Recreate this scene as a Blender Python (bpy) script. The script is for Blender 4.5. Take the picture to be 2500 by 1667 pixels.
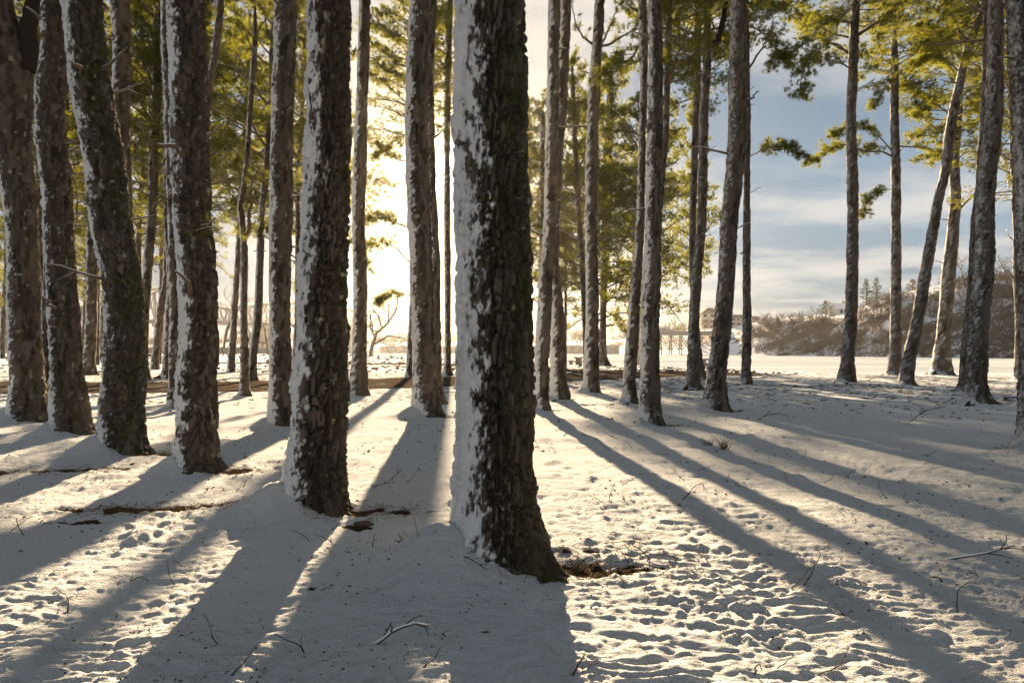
import bpy, math, random
import numpy as np
from mathutils import Vector, Matrix

random.seed(7)
RNG = np.random.default_rng(7)
for o in list(bpy.data.objects):
    bpy.data.objects.remove(o)
SC = bpy.context.scene
COL = SC.collection

# ------------------------------------------------------------------ camera
F = 1667.0          # focal length in photograph pixels (2500 px wide)
CX, HY = 1250.0, 852.0
EYE = 1.6
cam_data = bpy.data.cameras.new('camera')
cam_data.sensor_width = 36.0
cam_data.lens = 36.0 * F / 2500.0
cam_data.shift_y = (HY - 833.5) / 2500.0
cam_data.clip_start = 0.05
cam_data.clip_end = 4000.0
cam = bpy.data.objects.new('camera', cam_data)
cam.location = (0, 0, EYE)
cam.rotation_euler = (math.radians(90), 0, 0)
COL.objects.link(cam)
SC.camera = cam

# ------------------------------------------------------------------ light
SUN_PX, SUN_PY = 1103.0, 396.0
SUN_AZ = math.atan2(SUN_PX - CX, F)                      # from +Y, positive to +X
SUN_EL = math.atan2(HY - SUN_PY, math.hypot(F, SUN_PX - CX))
SUN_DIR = Vector((math.sin(SUN_AZ) * math.cos(SUN_EL), math.cos(SUN_AZ) * math.cos(SUN_EL), math.sin(SUN_EL)))
sd = bpy.data.lights.new('sun', 'SUN')
sd.energy = 5.0
sd.angle = math.radians(0.53)
sd.color = (1.0, 0.73, 0.43)
sun = bpy.data.objects.new('sun', sd)
sun.rotation_euler = SUN_DIR.to_track_quat('Z', 'Y').to_euler()
sun.location = (0, 0, 60)
COL.objects.link(sun)

world = bpy.data.worlds.new('World')
SC.world = world
world.use_nodes = True
wn, wl = world.node_tree.nodes, world.node_tree.links
wn.clear()
def WN(t, **kw):
    n = wn.new(t)
    for k, v in kw.items():
        setattr(n, k, v)
    return n
def wmath(op, a, b=None, clamp=False):
    n = WN('ShaderNodeMath', operation=op, use_clamp=clamp)
    for i, v in enumerate((a, b)):
        if v is None: continue
        if isinstance(v, (int, float)): n.inputs[i].default_value = v
        else: wl.new(v, n.inputs[i])
    return n.outputs[0]
def wmix(fac, a, b, blend='MIX'):
    n = WN('ShaderNodeMix', data_type='RGBA', blend_type=blend)
    for s, v in ((0, fac), (6, a), (7, b)):
        if isinstance(v, (int, float)): n.inputs[s].default_value = v
        elif isinstance(v, tuple): n.inputs[s].default_value = v
        else: wl.new(v, n.inputs[s])
    return n.outputs[2]
sky = WN('ShaderNodeTexSky', sky_type='NISHITA')
sky.sun_disc = False
sky.sun_elevation = SUN_EL
sky.sun_rotation = SUN_AZ
sky.altitude = 200
sky.air_density = 1.0
sky.dust_density = 0.6
sky.ozone_density = 1.6
tc = WN('ShaderNodeTexCoord')
# clouds: direction projected on a flat layer overhead
sep = WN('ShaderNodeSeparateXYZ')
wl.new(tc.outputs['Generated'], sep.inputs[0])
zc = wmath('ADD', wmath('MAXIMUM', sep.outputs[2], 0.0), 0.10)
px = wmath('DIVIDE', sep.outputs[0], zc)
py = wmath('DIVIDE', sep.outputs[1], zc)
comb = WN('ShaderNodeCombineXYZ')
wl.new(px, comb.inputs[0]); wl.new(py, comb.inputs[1])
n1 = WN('ShaderNodeTexNoise')
n1.inputs['Scale'].default_value = 1.15
n1.inputs['Detail'].default_value = 8
n1.inputs['Roughness'].default_value = 0.58
mp = WN('ShaderNodeMapping'); mp.inputs['Location'].default_value = (3.1, 7.4, 0.0)
mp.inputs['Scale'].default_value = (0.8, 1.15, 1.0)
wl.new(comb.outputs[0], mp.inputs[0]); wl.new(mp.outputs[0], n1.inputs['Vector'])
cr = WN('ShaderNodeValToRGB')
cr.color_ramp.elements[0].position = 0.44
cr.color_ramp.elements[1].position = 0.62
wl.new(n1.outputs[0], cr.inputs[0])
# sun glow: the bright air round the sun
dot = WN('ShaderNodeVectorMath', operation='DOT_PRODUCT')
nrm = WN('ShaderNodeVectorMath', operation='NORMALIZE')
wl.new(tc.outputs['Generated'], nrm.inputs[0])
wl.new(nrm.outputs[0], dot.inputs[0])
dot.inputs[1].default_value = SUN_DIR
dp = wmath('MAXIMUM', dot.outputs['Value'], 0.0)
g1 = wmath('MULTIPLY', wmath('POWER', dp, 30000.0), 60.0)
g2 = wmath('MULTIPLY', wmath('POWER', dp, 900.0), 1.4)
g3 = wmath('MULTIPLY', wmath('POWER', dp, 60.0), 0.06)
g = wmath('ADD', wmath('ADD', g1, g2), g3)
# strength of the Nishita sky
skyc = wmix(1.0, sky.outputs[0], (0.05, 0.05, 0.05, 1), 'MULTIPLY')
g4 = wmath('POWER', dp, 60.0)
sheetcol = wmix(g4, (0.042, 0.056, 0.070, 1), (0.115, 0.092, 0.064, 1))
cloudcol = wmix(g4, (0.150, 0.144, 0.136, 1), (0.19, 0.15, 0.10, 1))
n0 = WN('ShaderNodeTexNoise')
n0.inputs['Scale'].default_value = 0.55
n0.inputs['Detail'].default_value = 6
wl.new(comb.outputs[0], n0.inputs['Vector'])
sheet = wmath('ADD', wmath('MULTIPLY', n0.outputs[0], 0.30), 0.77, True)
skysh = wmix(sheet, skyc, sheetcol)
cfac = wmath('MULTIPLY', cr.outputs[0], 0.8)
skycl = wmix(cfac, skysh, cloudcol)
glow = wmix(1.0, (1.0, 0.84, 0.58, 1), (1, 1, 1, 1), 'MULTIPLY')
gl = WN('ShaderNodeVectorMath', operation='SCALE')
wl.new(glow, gl.inputs[0]); wl.new(g, gl.inputs['Scale'])
tot = WN('ShaderNodeVectorMath', operation='ADD')
wl.new(skycl, tot.inputs[0]); wl.new(gl.outputs[0], tot.inputs[1])
bg = WN('ShaderNodeBackground')
wl.new(tot.outputs[0], bg.inputs[0])
bg.inputs[1].default_value = 1.0
wo = WN('ShaderNodeOutputWorld')
wl.new(bg.outputs[0], wo.inputs[0])

SC.view_settings.view_transform = 'Standard'
SC.view_settings.look = 'None'
SC.view_settings.exposure = 2.4
SC.view_settings.gamma = 1.0
SC.view_settings.use_curve_mapping = False
SC.render.engine = 'CYCLES'
SC.cycles.use_denoising = True
SC.cycles.max_bounces = 6
SC.cycles.diffuse_bounces = 3
SC.cycles.glossy_bounces = 2
SC.cycles.transmission_bounces = 3
SC.cycles.volume_bounces = 0
SC.cycles.sample_clamp_indirect = 4.0
SC.cycles.use_adaptive_sampling = True
SC.cycles.adaptive_threshold = 0.015

# ------------------------------------------------------------------ helpers
def gx(px_, d): return (px_ - CX) / F * d
def gz(py_, d): return EYE + (HY - py_) / F * d
def gd(py_): return F * EYE / (py_ - HY)

def hsh(ix, iy, iz=0, seed=0):
    h = (ix.astype(np.int64) * 374761393 + iy.astype(np.int64) * 668265263 + np.asarray(iz).astype(np.int64) * 2147483647 + seed * 974634477) & 0xffffffff
    h = ((h ^ (h >> 13)) * 1274126177) & 0xffffffff
    h = ((h ^ (h >> 16)) * 2246822519) & 0xffffffff
    h = h ^ (h >> 15)
    return (h & 0xffffff) / float(0xffffff)

def vn2(x, y, seed=0):
    ix = np.floor(x); iy = np.floor(y)
    fx = x - ix; fy = y - iy
    fx = fx * fx * fx * (fx * (fx * 6 - 15) + 10); fy = fy * fy * fy * (fy * (fy * 6 - 15) + 10)
    a = hsh(ix, iy, 0, seed); b = hsh(ix + 1, iy, 0, seed); c = hsh(ix, iy + 1, 0, seed); d = hsh(ix + 1, iy + 1, 0, seed)
    return ((a + (b - a) * fx) * (1 - fy) + (c + (d - c) * fx) * fy) * 2 - 1

def fbm2(x, y, o=4, seed=0, gain=0.5):
    s = 0; a = 1.0; t = 0
    for i in range(o):
        s = s + a * vn2(x + 17.3 * i, y - 9.1 * i, seed + i); t += a
        x = x * 2.03; y = y * 2.03; a *= gain
    return s / t

def vn3(x, y, z, seed=0):
    ix = np.floor(x); iy = np.floor(y); iz = np.floor(z)
    f = [x - ix, y - iy, z - iz]
    f = [q * q * (3 - 2 * q) for q in f]
    r = 0
    for dx in (0, 1):
        for dy in (0, 1):
            for dz in (0, 1):
                w = (f[0] if dx else 1 - f[0]) * (f[1] if dy else 1 - f[1]) * (f[2] if dz else 1 - f[2])
                r = r + w * hsh(ix + dx, iy + dy, iz + dz, seed)
    return r * 2 - 1

def fbm3(x, y, z, o=3, seed=0):
    s = 0; a = 1.0; t = 0
    for i in range(o):
        s = s + a * vn3(x + 7.7 * i, y, z - 3.3 * i, seed + i); t += a
        x = x * 2.1; y = y * 2.1; z = z * 2.1; a *= 0.5
    return s / t

def sstep(a, b, x):
    t = np.clip((x - a) / (b - a), 0, 1)
    return t * t * (3 - 2 * t)

def mesh_np(name, V, Fc, smooth=True, attrs=None):
    """V (n,3), Fc (m,3|4) -> mesh"""
    V = np.asarray(V, dtype=np.float32); Fc = np.asarray(Fc, dtype=np.int32)
    me = bpy.data.meshes.new(name)
    k = Fc.shape[1]
    me.vertices.add(len(V)); me.vertices.foreach_set('co', V.ravel())
    me.loops.add(Fc.size); me.loops.foreach_set('vertex_index', Fc.ravel())
    me.polygons.add(len(Fc))
    me.polygons.foreach_set('loop_start', np.arange(0, Fc.size, k, dtype=np.int32))
    me.polygons.foreach_set('use_smooth', np.full(len(Fc), smooth, dtype=bool))
    if attrs:
        for an, av in attrs.items():
            at = me.attributes.new(an, 'FLOAT', 'POINT')
            at.data.foreach_set('value', np.asarray(av, dtype=np.float32).ravel())
    me.update(calc_edges=True)
    me.validate()
    return me

class MB:
    """collects triangles/quads (quads split) into one mesh"""
    def __init__(s): s.v = []; s.f = []; s.n = 0
    def add(s, V, Fc):
        V = np.asarray(V, dtype=float); Fc = np.asarray(Fc, dtype=int)
        if len(V) == 0: return
        if Fc.shape[1] == 4:
            Fc = np.concatenate([Fc[:, [0, 1, 2]], Fc[:, [0, 2, 3]]])
        s.v.append(V); s.f.append(Fc + s.n); s.n += len(V)
    def box(s, c, size, rz=0.0, M=None):
        c = np.array(c, float); h = np.array(size, float) / 2
        P = np.array([[x, y, z] for z in (-1, 1) for y in (-1, 1) for x in (-1, 1)], float) * h
        if M is not None: P = P @ np.array(M).T
        elif rz:
            cs, sn = math.cos(rz), math.sin(rz)
            P = P @ np.array([[cs, sn, 0], [-sn, cs, 0], [0, 0, 1]])
        s.add(P + c, [[0, 2, 3, 1], [4, 5, 7, 6], [0, 1, 5, 4], [2, 6, 7, 3], [0, 4, 6, 2], [1, 3, 7, 5]])
    def bar(s, a, b, w, h=None):
        """a rectangular bar from a to b"""
        a = Vector(a); b = Vector(b); d = b - a
        q = d.to_track_quat('X', 'Z').to_matrix()
        s.box((a + b) / 2, (d.length, w, h or w), M=q)
    def tube(s, P, R, k=6, cap=True):
        V, Fc = tube(P, R, k, cap)
        s.add(V, Fc)
    def data(s): return np.concatenate(s.v), np.concatenate(s.f)
    def mesh(s, name, smooth=False):
        V, Fc = s.data(); return mesh_np(name, V, Fc, smooth)

def tube(P, R, k=6, cap=True):
    P = np.asarray(P, float); n = len(P)
    R = np.broadcast_to(np.asarray(R, float), (n,))
    T = np.gradient(P, axis=0); T /= np.linalg.norm(T, axis=1)[:, None] + 1e-9
    ref = np.array([0, 0, 1.0]) if abs(T[0][2]) < 0.9 else np.array([1.0, 0, 0])
    A = np.cross(T, ref); A /= np.linalg.norm(A, axis=1)[:, None] + 1e-9
    B = np.cross(A, T)
    th = np.arange(k) * 2 * np.pi / k
    V = P[:, None] + R[:, None, None] * (np.cos(th)[None, :, None] * A[:, None] + np.sin(th)[None, :, None] * B[:, None])
    V = V.reshape(-1, 3)
    i = np.arange(n - 1)[:, None] * k; j = np.arange(k)[None]; j2 = (j + 1) % k
    Q = np.stack([i + j, i + j2, i + k + j2, i + k + j], -1).reshape(-1, 4)
    Fc = np.concatenate([Q[:, [0, 1, 2]], Q[:, [0, 2, 3]]])
    if cap:
        V = np.concatenate([V, P[-1:] + T[-1:] * R[-1], P[:1]])
        m = n * k
        jj = np.arange(k)
        c1 = np.stack([(n - 1) * k + jj, (n - 1) * k + (jj + 1) % k, np.full(k, m)], -1)
        c0 = np.stack([(jj + 1) % k, jj, np.full(k, m + 1)], -1)
        Fc = np.concatenate([Fc, c1, c0])
    return V, Fc

def obj(name, me, mat, parent=None):
    o = bpy.data.objects.new(name, me)
    COL.objects.link(o)
    if me is not None and mat is not None and not me.materials:
        me.materials.append(mat)
    if parent is not None: o.parent = parent
    return o
def tag(o, label, cat, group=None):
    o['label'] = label; o['category'] = cat
    if group: o['group'] = group
    return o
def thing(name, label, cat, loc=(0, 0, 0), group=None):
    o = bpy.data.objects.new(name, None); COL.objects.link(o)
    o.location = loc; o.empty_display_size = 0.3
    return tag(o, label, cat, group)
def structure(o): o['kind'] = 'structure'; return o
def stuff(o): o['kind'] = 'stuff'; return o

# ------------------------------------------------------------------ materials
class Mat:
    def __init__(s, name):
        s.m = bpy.data.materials.new(name); s.m.use_nodes = True
        s.t = s.m.node_tree; s.t.nodes.clear()
        s.out = s.N('ShaderNodeOutputMaterial')
    def N(s, t, **kw):
        n = s.t.nodes.new(t)
        for k, v in kw.items(): setattr(n, k, v)
        return n
    def L(s, a, b): s.t.links.new(a, b)
    def set(s, sock, v):
        if isinstance(v, (int, float)): sock.default_value = v
        elif isinstance(v, tuple): sock.default_value = v if len(v) != 3 or sock.type != 'RGBA' else (*v, 1)
        else: s.L(v, sock)
    def noise(s, scale, detail=3, rough=0.55, vec=None, sc=None):
        n = s.N('ShaderNodeTexNoise'); n.inputs['Scale'].default_value = scale
        n.inputs['Detail'].default_value = detail; n.inputs['Roughness'].default_value = rough
        v = vec if vec is not None else s.pos()
        if sc:
            mp = s.N('ShaderNodeMapping'); mp.inputs['Scale'].default_value = sc
            s.L(v, mp.inputs[0]); v = mp.outputs[0]
        s.L(v, n.inputs['Vector']); return n.outputs[0]
    def pos(s): return s.N('ShaderNodeNewGeometry').outputs['Position']
    def objc(s): return s.N('ShaderNodeTexCoord').outputs['Object']
    def attr(s, nm): return s.N('ShaderNodeAttribute', attribute_name=nm).outputs['Fac']
    def ramp(s, fac, a, b, ca=(0, 0, 0), cb=(1, 1, 1)):
        r = s.N('ShaderNodeValToRGB'); e = r.color_ramp.elements
        e[0].position = a; e[1].position = b; e[0].color = (*ca, 1); e[1].color = (*cb, 1)
        s.L(fac, r.inputs[0]); return r.outputs[0]
    def mix(s, fac, a, b, blend='MIX'):
        n = s.N('ShaderNodeMix', data_type='RGBA', blend_type=blend)
        s.set(n.inputs[0], fac); s.set(n.inputs[6], a); s.set(n.inputs[7], b); return n.outputs[2]
    def math(s, op, a, b=None, clamp=False):
        n = s.N('ShaderNodeMath', operation=op, use_clamp=clamp)
        s.set(n.inputs[0], a)
        if b is not None: s.set(n.inputs[1], b)
        return n.outputs[0]
    def bump(s, h, strength=0.5, dist=0.02):
        b = s.N('ShaderNodeBump'); b.inputs['Strength'].default_value = strength
        b.inputs['Distance'].default_value = dist; s.L(h, b.inputs['Height']); return b.outputs[0]
    def bsdf(s, color, rough=0.9, normal=None, spec=0.2, **kw):
        p = s.N('ShaderNodeBsdfPrincipled')
        s.set(p.inputs['Base Color'], color); s.set(p.inputs['Roughness'], rough)
        p.inputs['Specular IOR Level'].default_value = spec
        if normal is not None: s.L(normal, p.inputs['Normal'])
        for k, v in kw.items(): s.set(p.inputs[k], v)
        return p.outputs[0]
    def done(s, sh): s.L(sh, s.out.inputs['Surface']); return s.m

def mat_plain(name, c, rough=0.85, var=0.25, scale=3.0):
    m = Mat(name); n = m.noise(scale, 4)
    col = m.mix(m.ramp(n, 0.3, 0.7), tuple(x * (1 - var) for x in c), tuple(min(1, x * (1 + var)) for x in c))
    return m.done(m.bsdf(col, rough))

def mat_bark():
    m = Mat('bark')
    pl = m.attr('plate'); n = m.noise(55, 5, 0.65); n2 = m.noise(9, 3)
    c = m.mix(pl, (0.024, 0.018, 0.013), (0.185, 0.150, 0.130))
    c = m.mix(m.math('MULTIPLY', m.ramp(n, 0.35, 0.7), 0.45), c, (0.075, 0.062, 0.053))
    mo = m.attr('moss')
    c = m.mix(m.math('MULTIPLY', mo, m.ramp(n2, 0.35, 0.6)), c, (0.070, 0.085, 0.022))
    li = m.attr('lichen')
    c = m.mix(li, c, (0.42, 0.45, 0.33))
    nb = m.noise(120, 4, 0.7)
    return m.done(m.bsdf(c, 0.92, m.bump(m.math('ADD', m.math('MULTIPLY', n, 1.0), m.math('MULTIPLY', nb, 0.6)), 1.0, 0.02), 0.1))
def mat_snow(name='snow', fine=1.0):
    m = Mat(name)
    n = m.noise(45 * fine, 4, 0.6); n2 = m.noise(160 * fine, 3, 0.7)
    c = m.mix(n, (0.78, 0.80, 0.84), (0.86, 0.87, 0.89))
    b = m.bump(m.math('ADD', n, m.math('MULTIPLY', n2, 0.5)), 0.45, 0.012)
    return m.done(m.bsdf(c, 0.75, b, 0.25))
def mat_limb():
    m = Mat('limb_bark')
    g = m.N('ShaderNodeNewGeometry')
    sp = m.N('ShaderNodeSeparateXYZ'); m.L(g.outputs['Normal'], sp.inputs[0])
    n = m.noise(6, 4, 0.7)
    up = m.math('ADD', sp.outputs[2], m.math('MULTIPLY', m.math('SUBTRACT', n, 0.5), 1.1))
    f = m.ramp(up, 0.30, 0.48)
    c = m.mix(f, (0.115, 0.085, 0.062), (0.80, 0.81, 0.85))
    return m.done(m.bsdf(c, 0.9))
def mat_needles(name, a, b, tr, snow=0.25):
    m = Mat(name)
    n = m.noise(0.9, 3); n2 = m.noise(5, 2)
    c = m.mix(m.ramp(n, 0.35, 0.65), a, b)
    ns = m.noise(2.3, 4, 0.7)
    g = m.N('ShaderNodeNewGeometry'); sp = m.N('ShaderNodeSeparateXYZ'); m.L(g.outputs['Normal'], sp.inputs[0])
    sf = m.math('MULTIPLY', m.ramp(ns, 0.52, 0.66), snow)
    c2 = m.mix(sf, c, (0.78, 0.79, 0.82))
    d = m.N('ShaderNodeBsdfDiffuse'); m.L(c2, d.inputs[0])
    t = m.N('ShaderNodeBsdfTranslucent'); m.set(t.inputs[0], m.mix(n2, tr, tuple(x * 0.6 for x in tr)))
    mx = m.N('ShaderNodeMixShader'); mx.inputs[0].default_value = 0.58
    m.L(d.outputs[0], mx.inputs[1]); m.L(t.outputs[0], mx.inputs[2])
    return m.done(mx.outputs[0])

BARK = mat_bark()
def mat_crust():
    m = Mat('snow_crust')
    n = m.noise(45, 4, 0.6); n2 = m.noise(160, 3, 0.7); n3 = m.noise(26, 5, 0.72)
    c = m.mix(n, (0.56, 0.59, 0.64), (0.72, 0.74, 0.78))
    cov = m.math('ADD', m.attr('cover_shade'), m.math('MULTIPLY', m.math('SUBTRACT', n3, 0.5), 1.0))
    c = m.mix(m.ramp(cov, 0.0, 0.5), (0.075, 0.066, 0.062), c)      # bark through thin crust; on right-hand trees also painted shade
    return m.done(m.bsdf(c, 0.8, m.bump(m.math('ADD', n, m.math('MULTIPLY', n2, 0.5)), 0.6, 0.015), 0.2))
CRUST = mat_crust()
SNOW = mat_snow('settled_snow')
LIMB = mat_limb()
NEEDLE = mat_needles('pine_needles', (0.042, 0.062, 0.016), (0.090, 0.106, 0.026), (0.31, 0.31, 0.038))
TWIG = mat_plain('twig_bark', (0.075, 0.055, 0.042), 0.9, 0.35, 30)
GREYWOOD = mat_plain('bare_bark', (0.15, 0.115, 0.09), 0.9, 0.25, 2)
CONC = mat_plain('concrete', (0.36, 0.33, 0.29), 0.9, 0.2, 0.8)
STEEL = mat_plain('bridge_steel', (0.20, 0.19, 0.18), 0.7, 0.15, 1.0)

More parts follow.
